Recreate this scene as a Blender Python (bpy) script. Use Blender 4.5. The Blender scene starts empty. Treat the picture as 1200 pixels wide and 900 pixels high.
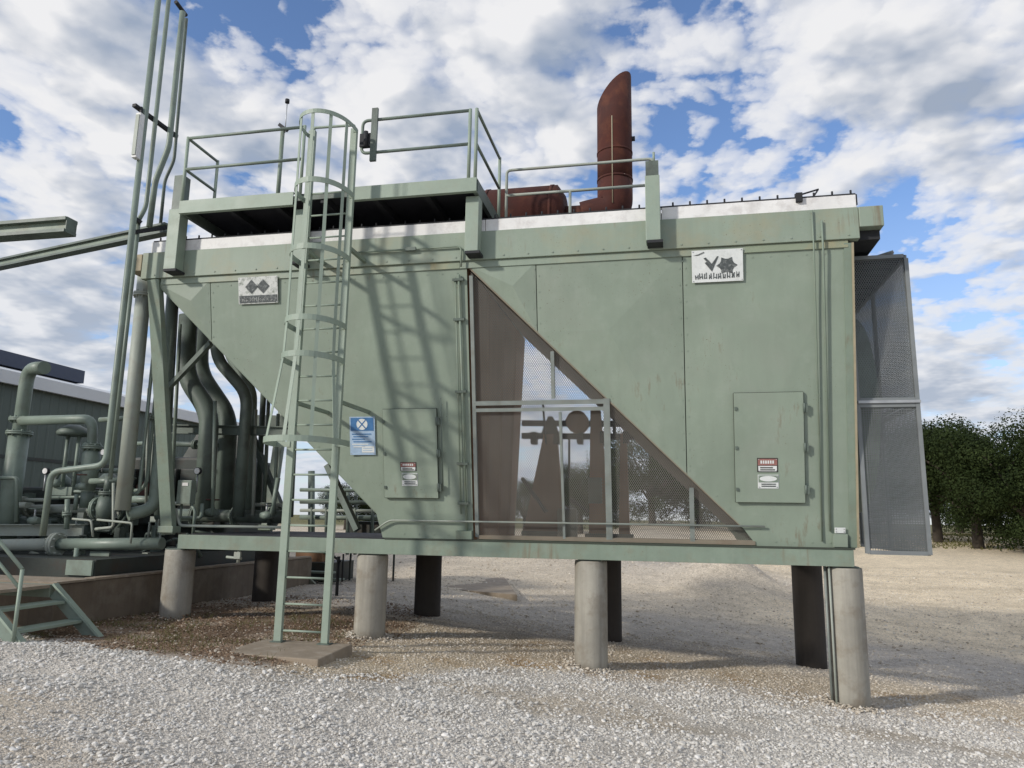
import bpy, math, random
import numpy as np
from mathutils import Vector, Matrix, noise as mnoise

random.seed(7); np.random.seed(7)
scn = bpy.context.scene
COL = scn.collection

# ------------------------------------------------------------------ camera
H = 1.65                                   # eye height
FPX = 869.0                                # focal length in pixels of a 1200 px wide frame
_X = Vector((4180.0, -90.0, -FPX)).normalized()
_Z = Vector((77.0, -4820.0, FPX)); _Z = (_Z - _X * _Z.dot(_X)).normalized()
_Y = _Z.cross(_X)
cam_d = bpy.data.cameras.new('camera')
cam = bpy.data.objects.new('camera', cam_d); COL.objects.link(cam)
cam_d.sensor_width = 36.0; cam_d.lens = FPX / 1200.0 * 36.0
cam_d.clip_start = 0.05; cam_d.clip_end = 6000
_m = Matrix(((_X[0], -_X[1], -_X[2], 0), (_Y[0], -_Y[1], -_Y[2], 0), (_Z[0], -_Z[1], -_Z[2], H), (0, 0, 0, 1)))
cam.matrix_world = _m
scn.camera = cam

def P(px, py, Y):
    """a point of the place, from where the photograph shows it and its distance Y"""
    c = Vector(((px - 600) / FPX, (py - 450) / FPX, 1.0))
    d = Vector((_X.dot(c), _Y.dot(c), _Z.dot(c)))
    t = Y / d.y
    return Vector((d.x * t, Y, H + d.z * t))
def PZ(px, py, z):
    """the same for a point known to lie at height z"""
    q = P(px, py, 1.0); t = (z - H) / (q.z - H)
    return Vector((q.x * t, t, z))

# ------------------------------------------------------------------ light
SUN = Vector((-1.05, -1.0, 0.66)).normalized()          # towards the sun
scn.view_settings.view_transform = 'Standard'
scn.view_settings.look = 'None'
scn.view_settings.exposure = 0.48
scn.view_settings.gamma = 1.0
sl = bpy.data.lights.new('sun', 'SUN'); sl.energy = 2.15; sl.angle = math.radians(3.2); sl.color = (1.0, 0.95, 0.87)
so = bpy.data.objects.new('sun', sl); COL.objects.link(so)
so.rotation_euler = SUN.to_track_quat('Z', 'Y').to_euler(); so.location = (-20, -15, 25)

SKY_OFF = (9.7, 2.2, 0.0)
def build_world():
    w = bpy.data.worlds.new('World'); scn.world = w; w.use_nodes = True
    w.cycles.sampling_method = 'MANUAL'; w.cycles.sample_map_resolution = 512
    nt = w.node_tree; nt.nodes.clear()
    N = lambda t, **k: _mk(nt, t, **k)
    L = nt.links.new
    out = N('ShaderNodeOutputWorld'); bg = N('ShaderNodeBackground'); bg.inputs['Strength'].default_value = 0.1
    L(bg.outputs[0], out.inputs[0])
    sky = N('ShaderNodeTexSky'); sky.sky_type = 'NISHITA'; sky.sun_disc = False
    sky.sun_elevation = math.asin(SUN.z); sky.sun_rotation = math.atan2(SUN.x, SUN.y)
    sky.air_density = 1.0; sky.dust_density = 0.15; sky.ozone_density = 2.0
    tc = N('ShaderNodeTexCoord'); sep = N('ShaderNodeSeparateXYZ'); L(tc.outputs['Generated'], sep.inputs[0])
    zc = math_n(nt, 'MAXIMUM', sep.outputs[2], 0.0)
    za = math_n(nt, 'ADD', zc, 0.16)
    ux = math_n(nt, 'DIVIDE', sep.outputs[0], za); uy = math_n(nt, 'DIVIDE', sep.outputs[1], za)
    comb = N('ShaderNodeCombineXYZ'); L(ux, comb.inputs[0]); L(uy, comb.inputs[1])
    def dens(off, detail, cells):
        mp = N('ShaderNodeMapping'); L(comb.outputs[0], mp.inputs[0]); mp.inputs['Location'].default_value = off
        a = N('ShaderNodeTexNoise'); a.inputs['Scale'].default_value = 2.8; a.inputs['Detail'].default_value = detail
        a.inputs['Roughness'].default_value = 0.55; a.noise_dimensions = '2D';  L(mp.outputs[0], a.inputs[0])
        b = N('ShaderNodeTexNoise'); b.noise_dimensions = '2D'; b.inputs['Scale'].default_value = 0.6; b.inputs['Detail'].default_value = 2.0; L(mp.outputs[0], b.inputs[0])
        # puffy heads: rounded cells, their layout ruffled by the noise
        wv = N('ShaderNodeVectorMath'); wv.operation = 'MULTIPLY_ADD'; L(a.outputs['Color'], wv.inputs[0]); wv.inputs[1].default_value = (.30, .30, 0); L(mp.outputs[0], wv.inputs[2])
        tot = math_n(nt, 'ADD', math_n(nt, 'MULTIPLY', a.outputs[0], 0.66), math_n(nt, 'MULTIPLY', b.outputs[0], 0.30))
        for sc, am in cells:
            v = N('ShaderNodeTexVoronoi'); v.feature = 'F1'; v.voronoi_dimensions = '2D'; v.inputs['Scale'].default_value = sc; L(wv.outputs[0], v.inputs[0])
            tot = math_n(nt, 'ADD', tot, math_n(nt, 'MULTIPLY', math_n(nt, 'SUBTRACT', 0.45, v.outputs['Distance']), am))
        return tot
    OFF = SKY_OFF
    d0 = dens(OFF, 9.0, ((5.5, 0.11), (12.0, 0.085), (27.0, 0.05)))
    # the same cloud field a step towards the sun: thick there = shaded here
    d1 = dens((OFF[0] - 0.06, OFF[1] - 0.055, 0.0), 4.0, ((5.5, 0.11),))
    cover = ramp(nt, d0, [(0.395, 0.0), (0.43, 0.55), (0.485, 0.88), (0.555, 1.0)])
    lit = math_n(nt, 'SUBTRACT', d0, d1)
    sh = ramp(nt, math_n(nt, 'ADD', math_n(nt, 'MULTIPLY', lit, 4.2), math_n(nt, 'MULTIPLY', math_n(nt, 'SUBTRACT', 0.70, d0), 2.4)), [(0.0, 0.0), (0.3, 0.42), (0.64, 1.0)])
    cc = N('ShaderNodeMix'); cc.data_type = 'RGBA'
    L(sh, cc.inputs[0]); cc.inputs[6].default_value = (2.5, 2.95, 3.75, 1); cc.inputs[7].default_value = (6.2, 6.2, 6.3, 1)
    sk = N('ShaderNodeMix'); sk.data_type = 'RGBA'; sk.blend_type = 'MULTIPLY'; sk.inputs[0].default_value = 1.0
    L(sky.outputs[0], sk.inputs[6]); sk.inputs[7].default_value = (1.05, 1.12, 1.30, 1)
    mx = N('ShaderNodeMix'); mx.data_type = 'RGBA'; L(math_n(nt, 'MULTIPLY', cover, ramp(nt, sep.outputs[2], [(0.0, 0.0), (0.015, 1.0)])), mx.inputs[0]); L(sk.outputs[2], mx.inputs[6]); L(cc.outputs[2], mx.inputs[7])
    hz = N('ShaderNodeMix'); hz.data_type = 'RGBA'; L(ramp(nt, sep.outputs[2], [(0.0, 0.75), (0.12, 0.42), (0.38, 0.0)]), hz.inputs[0])
    L(mx.outputs[2], hz.inputs[6]); hz.inputs[7].default_value = (4.3, 4.75, 5.5, 1)
    L(hz.outputs[2], bg.inputs['Color'])

def _mk(nt, t, **k):
    n = nt.nodes.new(t)
    for a, b in k.items(): setattr(n, a, b)
    return n
def math_n(nt, op, a, b=0.0, c=None):
    n = nt.nodes.new('ShaderNodeMath'); n.operation = op
    for i, v in enumerate((a, b) if c is None else (a, b, c)):
        if isinstance(v, (int, float)): n.inputs[i].default_value = v
        else: nt.links.new(v, n.inputs[i])
    return n.outputs[0]
def ramp(nt, fac, stops):
    n = nt.nodes.new('ShaderNodeValToRGB'); nt.links.new(fac, n.inputs[0])
    e = n.color_ramp.elements
    while len(e) < len(stops): e.new(0.5)
    for el, (p, v) in zip(e, stops):
        el.position = p
        el.color = (v, v, v, 1) if isinstance(v, (int, float)) else (*v, 1)
    return n.outputs[0]
build_world()

# ------------------------------------------------------------------ materials
def mat(name, base, rough=0.6, metal=0.0, vary=0.12, scale=1.6, streak=0.0, stain=None, stain_amt=0.0, stain_scale=2.5,
        speck=None, speck_amt=0.0, bump=0.15, bump_scale=40.0, spec=0.4):
    """weathered surface: soft fading, rain streaks down the surface, stains of another colour, small specks"""
    m = bpy.data.materials.new(name); m.use_nodes = True
    nt = m.node_tree; bs = nt.nodes['Principled BSDF']; L = nt.links.new
    bs.inputs['Metallic'].default_value = metal
    try: bs.inputs['Specular IOR Level'].default_value = spec
    except KeyError: pass
    geo = nt.nodes.new('ShaderNodeNewGeometry')
    def noise(sc, det=5.0, vec=None, rg=0.6):
        n = nt.nodes.new('ShaderNodeTexNoise'); n.inputs['Scale'].default_value = sc; n.inputs['Detail'].default_value = det
        n.inputs['Roughness'].default_value = rg
        L(vec if vec else geo.outputs['Position'], n.inputs[0]); return n.outputs[0]
    def mix(fac, a, b, blend='MIX'):
        n = nt.nodes.new('ShaderNodeMix'); n.data_type = 'RGBA'; n.blend_type = blend
        for i, v in ((0, fac), (6, a), (7, b)):
            if isinstance(v, (int, float)): n.inputs[i].default_value = v
            elif isinstance(v, tuple): n.inputs[i].default_value = (*v, 1)
            else: L(v, n.inputs[i])
        return n.outputs[2]
    n1 = noise(scale)
    runs = name in ('faded_green_panel_paint', 'header_band_paint', 'green_paint')
    c = mix(ramp(nt, n1, [(0.3, 0.0), (0.7, 1.0)]), tuple(b * (1 - vary) for b in base), tuple(min(1, b * (1 + vary)) for b in base))
    if streak:
        mp = nt.nodes.new('ShaderNodeMapping'); L(geo.outputs['Position'], mp.inputs[0]); mp.inputs['Scale'].default_value = (9, 9, 0.35)
        s = noise(1.0, 4.0, mp.outputs[0])
        c = mix(ramp(nt, s, [(0.42, 0.0), (0.75, streak)]), c, tuple(b * 0.55 for b in base))
    if stain:
        s = noise(stain_scale, 6.0, None, 0.65)
        c = mix(ramp(nt, s, [(0.5, 0.0), (0.68, stain_amt)]), c, stain)
    if runs:      # thin rust runs and chalky fading on the old paint
        mp2 = nt.nodes.new('ShaderNodeMapping'); L(geo.outputs['Position'], mp2.inputs[0]); mp2.inputs['Scale'].default_value = (13, 13, .55); mp2.inputs['Location'].default_value = (4, 1, 7)
        s = math_n(nt, 'MULTIPLY', noise(1.0, 6.0, mp2.outputs[0], .7), ramp(nt, noise(.8, 3.0), [(.42, .55), (.66, 1.08)]))
        c = mix(ramp(nt, s, [(.54, 0.0), (.70, .62)]), c, (.17, .115, .065))
        s = noise(3.2, 7.0, None, .7)
        c = mix(ramp(nt, s, [(.52, 0.0), (.76, .30)]), c, (.33, .36, .31))
        s = noise(52.0, 2.0)
        c = mix(math_n(nt, 'MULTIPLY', ramp(nt, s, [(.68, 0.0), (.72, .8)]), ramp(nt, noise(1.1, 3.0), [(.5, 0.0), (.62, 1.0)])), c, (.12, .06, .03))
    if speck:
        s = noise(28.0, 3.0)
        c = mix(ramp(nt, s, [(0.62, 0.0), (0.7, speck_amt)]), c, speck)
    L(c, bs.inputs['Base Color'])
    L(ramp(nt, n1, [(0.2, max(0.05, rough - 0.12)), (0.8, min(1, rough + 0.12))]), bs.inputs['Roughness'])
    if bump:
        b = nt.nodes.new('ShaderNodeBump'); b.inputs['Strength'].default_value = bump; b.inputs['Distance'].default_value = 0.01
        L(noise(bump_scale, 3.0), b.inputs['Height']); L(b.outputs[0], bs.inputs['Normal'])
    return m

GREEN = (0.25, 0.302, 0.238)
M = dict(
    panel=mat('faded_green_panel_paint', GREEN, 0.55, vary=0.10, scale=0.8, streak=0.13, stain=(0.275, 0.30, 0.25), stain_amt=0.5, stain_scale=0.6, bump=0.35, bump_scale=1.5),
    green=mat('green_paint', (0.21, 0.262, 0.205), 0.5, vary=0.10, scale=2.0, streak=0.22, stain=(0.20, 0.13, 0.07), stain_amt=0.22, stain_scale=5),
    ladder=mat('pale_green_paint', (0.275, 0.335, 0.27), 0.5, vary=0.10, scale=3.0, stain=(0.16, 0.11, 0.07), stain_amt=0.15, stain_scale=6),
    pipe=mat('pipe_green_paint', (0.19, 0.235, 0.195), 0.45, vary=0.14, scale=2.2, stain=(0.10, 0.085, 0.06), stain_amt=0.35, stain_scale=4),
    pipe_pale=mat('pale_pipe_paint', (0.33, 0.36, 0.31), 0.55, vary=0.10, scale=2.0, stain=(0.2, 0.15, 0.1), stain_amt=0.3, stain_scale=4),
    pipe_dark=mat('dark_green_pipe_paint', (0.12, 0.15, 0.126), 0.5, vary=0.18, scale=2.0, stain=(0.04, 0.035, 0.03), stain_amt=0.5, stain_scale=3),
    header=mat('header_band_paint', GREEN, 0.55, vary=0.08, scale=1.0, streak=0.15, stain=(0.34, 0.27, 0.15), stain_amt=0.32, stain_scale=1.5, bump=0.05, bump_scale=6),
    sealant=mat('tan_stained_paint', (0.235, 0.275, 0.195), 0.6, vary=0.12, scale=1.2, stain=(0.42, 0.31, 0.15), stain_amt=0.85, stain_scale=0.75),
    tan=mat('bare_tan_primer', (0.36, 0.31, 0.21), 0.7, vary=0.15, scale=5),
    white=mat('weathered_white_paint', (0.74, 0.73, 0.71), 0.55, vary=0.08, scale=2, streak=0.10, stain=(0.42, 0.39, 0.37), stain_amt=0.45, stain_scale=5),
    dark=mat('dark_steel', (0.022, 0.023, 0.026), 0.7, vary=0.2, scale=4),
    seam=mat('dark_joints_and_shadow_line', (0.05, 0.06, 0.045), 0.8),  # dark joints, and the painted shadow line over the skid beam
    grating=mat('dark_deck_plate', (0.03, 0.03, 0.036), 0.75, vary=0.2, scale=3),
    brown=mat('brown_fan_wall', (0.33, 0.185, 0.10), 0.75, vary=0.16, scale=1.0, streak=0.35, stain=(0.30, 0.165, 0.10), stain_amt=0.4, stain_scale=1.2),
    under=mat('weathered_inner_plate', (0.24, 0.205, 0.155), 0.75, vary=0.15, scale=1.2, streak=0.2, stain=(0.2, 0.13, 0.08), stain_amt=0.35, stain_scale=2),
    rust=mat('rusted_red_oxide', (0.058, 0.016, 0.011), 0.85, vary=0.3, scale=2.2, streak=0.25, stain=(0.12, 0.04, 0.02), stain_amt=0.7, stain_scale=3.5, speck=(0.035, 0.012, 0.01), speck_amt=0.6),
    mesh=mat('galvanised_mesh_wire', (0.19, 0.18, 0.16), 0.6, metal=0.3, vary=0.15, scale=3, bump=0),
    mesh_grey=mat('grey_mesh_wire', (0.22, 0.235, 0.235), 0.6, metal=0.3, vary=0.15, scale=3, bump=0),
    galv=mat('galvanised_steel', (0.42, 0.43, 0.43), 0.45, metal=0.6, vary=0.15, scale=6),
    galv_dull=mat('dull_grey_steel', (0.23, 0.255, 0.235), 0.55, metal=0.2, vary=0.15, scale=5, stain=(0.2, 0.15, 0.1), stain_amt=0.25, stain_scale=6),
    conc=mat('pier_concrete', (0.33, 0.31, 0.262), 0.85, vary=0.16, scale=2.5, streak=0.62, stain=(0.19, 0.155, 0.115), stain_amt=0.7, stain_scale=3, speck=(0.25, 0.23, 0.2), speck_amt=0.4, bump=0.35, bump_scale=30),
    pier_dark=mat('shade_dark_pier_concrete', (0.055, 0.047, 0.04), 0.9, vary=0.2, scale=2, streak=0.3, bump=0.3, bump_scale=30),  # deep shade of the rear piers put into the concrete colour
    conc_dirty=mat('stained_concrete', (0.17, 0.135, 0.10), 0.9, vary=0.2, scale=1.5, streak=0.4, stain=(0.30, 0.27, 0.22), stain_amt=0.4, stain_scale=2, bump=0.4, bump_scale=25),
    pad=mat('dusty_pad_concrete', (0.27, 0.22, 0.165), 0.9, vary=0.15, scale=3, stain=(0.38, 0.34, 0.29), stain_amt=0.5, stain_scale=6, bump=0.4, bump_scale=30),
    wall=mat('dark_green_siding_paint', (0.085, 0.108, 0.09), 0.5, vary=0.06, scale=0.6, bump=0),
    roof=mat('white_roof_sheet', (0.62, 0.63, 0.63), 0.45, vary=0.06, scale=0.8, bump=0),
    vent=mat('blue_grey_ridge_vent', (0.05, 0.06, 0.09), 0.5, vary=0.1, bump=0),
    bark=mat('oak_bark', (0.05, 0.04, 0.03), 0.9, vary=0.3, scale=5, bump=0.6, bump_scale=15),
    sign_white=mat('sign_white_enamel', (0.70, 0.72, 0.70), 0.4, vary=0.05, scale=8, stain=(0.45, 0.46, 0.44), stain_amt=0.4, stain_scale=9),
    sign_worn=mat('peeled_white_enamel', (0.60, 0.61, 0.58), 0.5, vary=0.1, scale=9, stain=(0.16, 0.19, 0.15), stain_amt=0.9, stain_scale=13, speck=(0.1, 0.12, 0.1), speck_amt=0.8),
    ink=mat('worn_grey_print', (0.07, 0.08, 0.08), 0.6, vary=0.3, scale=18, stain=(0.35, 0.37, 0.36), stain_amt=0.6, stain_scale=25),
    blue=mat('sign_blue_print', (0.06, 0.17, 0.36), 0.4, vary=0.12, scale=12),
    blue_pale=mat('sign_pale_blue_print', (0.36, 0.48, 0.62), 0.4, vary=0.12, scale=12),
    red=mat('faded_red_print', (0.30, 0.14, 0.12), 0.5, vary=0.15, scale=15),
    black=mat('black_print', (0.03, 0.028, 0.025), 0.5),
    engine=mat('oily_engine_paint', (0.035, 0.042, 0.036), 0.55, vary=0.3, scale=2.5, stain=(0.05, 0.025, 0.015), stain_amt=0.6, stain_scale=3),
    redbox=mat('dull_red_paint', (0.10, 0.045, 0.035), 0.7, vary=0.2, scale=3),
)

# ------------------------------------------------------------------ mesh builder and object helpers
class MB:
    def __init__(s): s.v = []; s.f = []; s.sm = []
    def add(s, vs, fs, smooth=False):
        o = len(s.v); s.v += [Vector(v) for v in vs]
        for f in fs: s.f.append(tuple(i + o for i in f)); s.sm.append(smooth)
        return s
    def hexa(s, p):
        """8 corners: bottom loop 0-3, top loop 4-7"""
        return s.add(p, [(3, 2, 1, 0), (4, 5, 6, 7), (0, 1, 5, 4), (1, 2, 6, 5), (2, 3, 7, 6), (3, 0, 4, 7)])
    def box(s, x0, x1, y0, y1, z0, z1):
        return s.hexa([(x0, y0, z0), (x1, y0, z0), (x1, y1, z0), (x0, y1, z0), (x0, y0, z1), (x1, y0, z1), (x1, y1, z1), (x0, y1, z1)])
    def bar(s, a, b, w, h, up=(0, 0, 1)):
        a = Vector(a); b = Vector(b); d = (b - a).normalized(); up = Vector(up)
        sd = d.cross(up)
        if sd.length < 1e-4: sd = d.cross(Vector((1, 0, 0)))
        sd.normalize(); u = sd.cross(d)
        c = []
        for q in (a, b):
            for i, j in ((-1, -1), (1, -1), (1, 1), (-1, 1)): c.append(q + sd * (i * w / 2) + u * (j * h / 2))
        return s.hexa(c)
    def plate(s, pts, n, t):
        """polygon pts pushed by t along n"""
        n = Vector(n).normalized() * t; k = len(pts)
        vs = [Vector(p) for p in pts] + [Vector(p) + n for p in pts]
        return s.add(vs, [tuple(range(k))[::-1], tuple(range(k, 2 * k))] + [(i, (i + 1) % k, k + (i + 1) % k, k + i) for i in range(k)])
    def tube(s, pts, r, n=12, bend=0.0, caps=True, steps=5):
        pts = [Vector(p) for p in pts]; path = [pts[0]]
        for i in range(1, len(pts) - 1):
            a, b, c = pts[i - 1], pts[i], pts[i + 1]
            k = min(bend, (a - b).length * .48, (c - b).length * .48)
            if k <= 1e-4: path.append(b); continue
            p0 = b + (a - b).normalized() * k; p1 = b + (c - b).normalized() * k
            for j in range(steps + 1):
                t = j / steps; path.append(p0 * (1 - t) ** 2 + b * 2 * t * (1 - t) + p1 * t * t)
        path.append(pts[-1])
        d = (path[1] - path[0]).normalized(); u = d.orthogonal().normalized(); o = len(s.v)
        for i, p in enumerate(path):
            if i == 0: t = path[1] - path[0]
            elif i == len(path) - 1: t = path[-1] - path[-2]
            else: t = (path[i + 1] - p).normalized() + (p - path[i - 1]).normalized()
            t.normalize(); u = (u - t * u.dot(t)).normalized(); w = t.cross(u)
            rr = r[i] if isinstance(r, (list, tuple)) else r
            for j in range(n):
                a = 2 * math.pi * j / n; s.v.append(p + (u * math.cos(a) + w * math.sin(a)) * rr)
        for i in range(len(path) - 1):
            for j in range(n):
                q = o + i * n; s.f.append((q + j, q + (j + 1) % n, q + n + (j + 1) % n, q + n + j)); s.sm.append(True)
        if caps:
            s.f.append(tuple(o + j for j in range(n))[::-1]); s.sm.append(False)
            s.f.append(tuple(o + (len(path) - 1) * n + j for j in range(n))); s.sm.append(False)
        return s
    def disc(s, c, d, r, t, n=18):
        c = Vector(c); d = Vector(d).normalized()
        return s.tube([c - d * t / 2, c + d * t / 2], r, n)
    def flange(s, c, d, r, t=.03):
        """a bolted flange pair"""
        c = Vector(c); d = Vector(d).normalized()
        s.disc(c - d * t * .55, d, r, t); s.disc(c + d * t * .55, d, r, t)
        u = d.orthogonal().normalized(); w = d.cross(u)
        for k in range(8):
            a = k * math.pi / 4 + .2; q = c + (u * math.cos(a) + w * math.sin(a)) * r * .84
            s.tube([q - d * t * 2, q + d * t * 2], max(.006, r * .09), 6)
        return s
    def chan(s, x0, x1, y0, y1, z0, z1, t=.016, web='y0'):
        """steel channel running along x: web on one side and two flanges"""
        s.box(x0, x1, y0, y0 + t, z0, z1) if web == 'y0' else s.box(x0, x1, y1 - t, y1, z0, z1)
        a, b = (y0 + t, y1) if web == 'y0' else (y0, y1 - t)
        s.box(x0, x1, a, b, z1 - t, z1); s.box(x0, x1, a, b, z0, z0 + t); return s
    def ibeam(s, a, b, w, h, t=.018):
        a = Vector(a); b = Vector(b); u = Vector((0, 0, 1))
        s.bar(a + u * (h - t) / 2, b + u * (h - t) / 2, w, t); s.bar(a - u * (h - t) / 2, b - u * (h - t) / 2, w, t)
        s.bar(a, b, t, h - 2 * t); return s

def thing(name, label, cat, loc=(0, 0, 0), group=None):
    o = bpy.data.objects.new(name, None); COL.objects.link(o); o.location = loc; o.empty_display_size = .2
    o['label'] = label; o['category'] = cat; o['_w'] = list(loc)
    if group: o['group'] = group
    return o
def mk(name, mb, m, parent=None, origin=None, bevel=0.0, kind=None, label=None, cat=None, group=None):
    me = bpy.data.meshes.new(name)
    if parent is not None: og = Vector(parent['_w'])
    elif origin is not None: og = Vector(origin)
    else:
        lo = Vector((min(v.x for v in mb.v) + max(v.x for v in mb.v), min(v.y for v in mb.v) + max(v.y for v in mb.v), 2 * min(v.z for v in mb.v))) / 2
        og = lo
    me.from_pydata([tuple(v - og) for v in mb.v], [], mb.f)
    me.polygons.foreach_set('use_smooth', mb.sm)
    import bmesh
    bm = bmesh.new(); bm.from_mesh(me); bmesh.ops.recalc_face_normals(bm, faces=bm.faces[:]); bm.to_mesh(me); bm.free()
    me.materials.append(M[m] if isinstance(m, str) else m)
    o = bpy.data.objects.new(name, me); COL.objects.link(o)
    if parent is not None: o.parent = parent
    else: o.location = og
    o['_w'] = list(og)
    if bevel:
        b = o.modifiers.new('edge', 'BEVEL'); b.width = bevel; b.segments = 2; b.limit_method = 'ANGLE'; b.angle_limit = math.radians(40)
    if kind: o['kind'] = kind
    if label: o['label'] = label
    if cat: o['category'] = cat
    if group: o['group'] = group
    return o
def smooth(a, b, t):
    t = min(1, max(0, (t - a) / (b - a))); return t * t * (3 - 2 * t)

# ------------------------------------------------------------------ ground
def gz(x, y):
    base = -.42 - .083 * x
    base = max(-1.0, base)
    if base > -.10: base = -.10 + .17 * math.tanh((base + .10) / .17)
    f = 1 - smooth(6.8, 8.9, y)
    base += .06 * math.exp(-((x + 4.2) / 1.0) ** 2 - ((y - 8.4) / .8) ** 2)
    z = base + f * (.06 + .05 * smooth(-1.0, -4.2, x)) + .05 * smooth(10, 8, y) * mnoise.noise(Vector((x * .22 + .25 * y, y * 1.15, 7)))
    if y > 18: z += min((y - 18) * .05, 1.9) * smooth(18, 24, y) * (.25 + .75 * smooth(-7, 0, x))
    z += 1.0 * math.exp(-(((x - 1.7) / 1.25) ** 2 + ((y - 24) / 1.5) ** 2)) + .25 * math.exp(-(((x + .1) / 1.2) ** 2 + ((y - 24.6) / 1.5) ** 2))          # heap of gravel behind the cooler
    z += .35 * math.exp(-(((x + 2.2) / 2.2) ** 2 + ((y - 30) / 3) ** 2))
    if y < 40:
        z += .035 * mnoise.noise(Vector((x * .8, y * .8, 3))) + .018 * mnoise.noise(Vector((x * 2.6, y * 2.6, 9)))
    return z
def yb(x):
    """where the clean white gravel of the foreground ends"""
    return 7.5 + .95 * smooth(-5.2, -8.6, x) + 2.75 * smooth(-4.4, -1.2, x) + .5 * smooth(0, 3, x) + .35 * mnoise.noise(Vector((x * .9, 1.3, 0)))
WHITE = np.array((.53, .49, .435)); TAN = np.array((.50, .415, .30)); GREY = np.array((.43, .39, .34))
SOIL = np.array((.19, .122, .078)); DIRT = np.array((.80, .67, .48)); RUSTY = np.array((.37, .255, .14)); DRY = np.array((.25, .20, .12))
def gcol(x, y):
    n = mnoise.fractal(Vector((x * .55, y * .55, 5)), 1.0, 2.0, 4); n2 = mnoise.fractal(Vector((x * 1.7, y * 1.7, 11)), 1.0, 2.0, 3)
    c = TAN.copy()
    c = c + (RUSTY - c) * max(0, min(1, (n2 - .05) * 1.5)) * smooth(13.2, 11.5, y)
    c = c + (GREY - c) * smooth(11.6, 13.2, y + .6 * n)
    fx = smooth(-1, 5, x)
    trk = mnoise.noise(Vector((x * .12 + y * .08, y * .95, 21))) + .6 * mnoise.noise(Vector((x * .4, y * 2.1, 33)))
    c = c + (DIRT * (.88 + .18 * n - .30 * max(0, trk - .12)) - c) * smooth(15.5, 19.0, y + 1.5 * n) * (.5 + .5 * fx)
    if 22 < y < 33:
        c = c + (GREY * 1.08 - c) * min(1, 1.1 * math.exp(-(((x - 1.2) / 3.4) ** 2 + ((y - 26) / 3.4) ** 2)))
    sl_ = smooth(-3.9, -4.6, x + .5 * n) * smooth(12.5, 11.6, y)
    c = c + (SOIL * (1 + .8 * n2) - c) * sl_ * .92
    c = c + (np.array((.36, .31, .25)) - c) * sl_ * max(0, min(1, (n2 - .12) * 3)) * .7
    ww_ = .30 + .75 * smooth(-2, 1, x); w = smooth(yb(x) + ww_, yb(x) - ww_, y + .55 * n2)
    fin = max(0, min(1, 1.8 * mnoise.noise(Vector((x * .3 + .2 * y, y * 1.25, 14))) + .8 * n2))
    c = c + (WHITE * (1 + .14 * n) + (np.array((.45, .38, .29)) - WHITE) * fin * .75 - c) * w
    far = smooth(55, 90, y)
    c = c + (np.array((.16, .15, .07)) - c) * far
    return np.clip(c, .02, .8)

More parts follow.
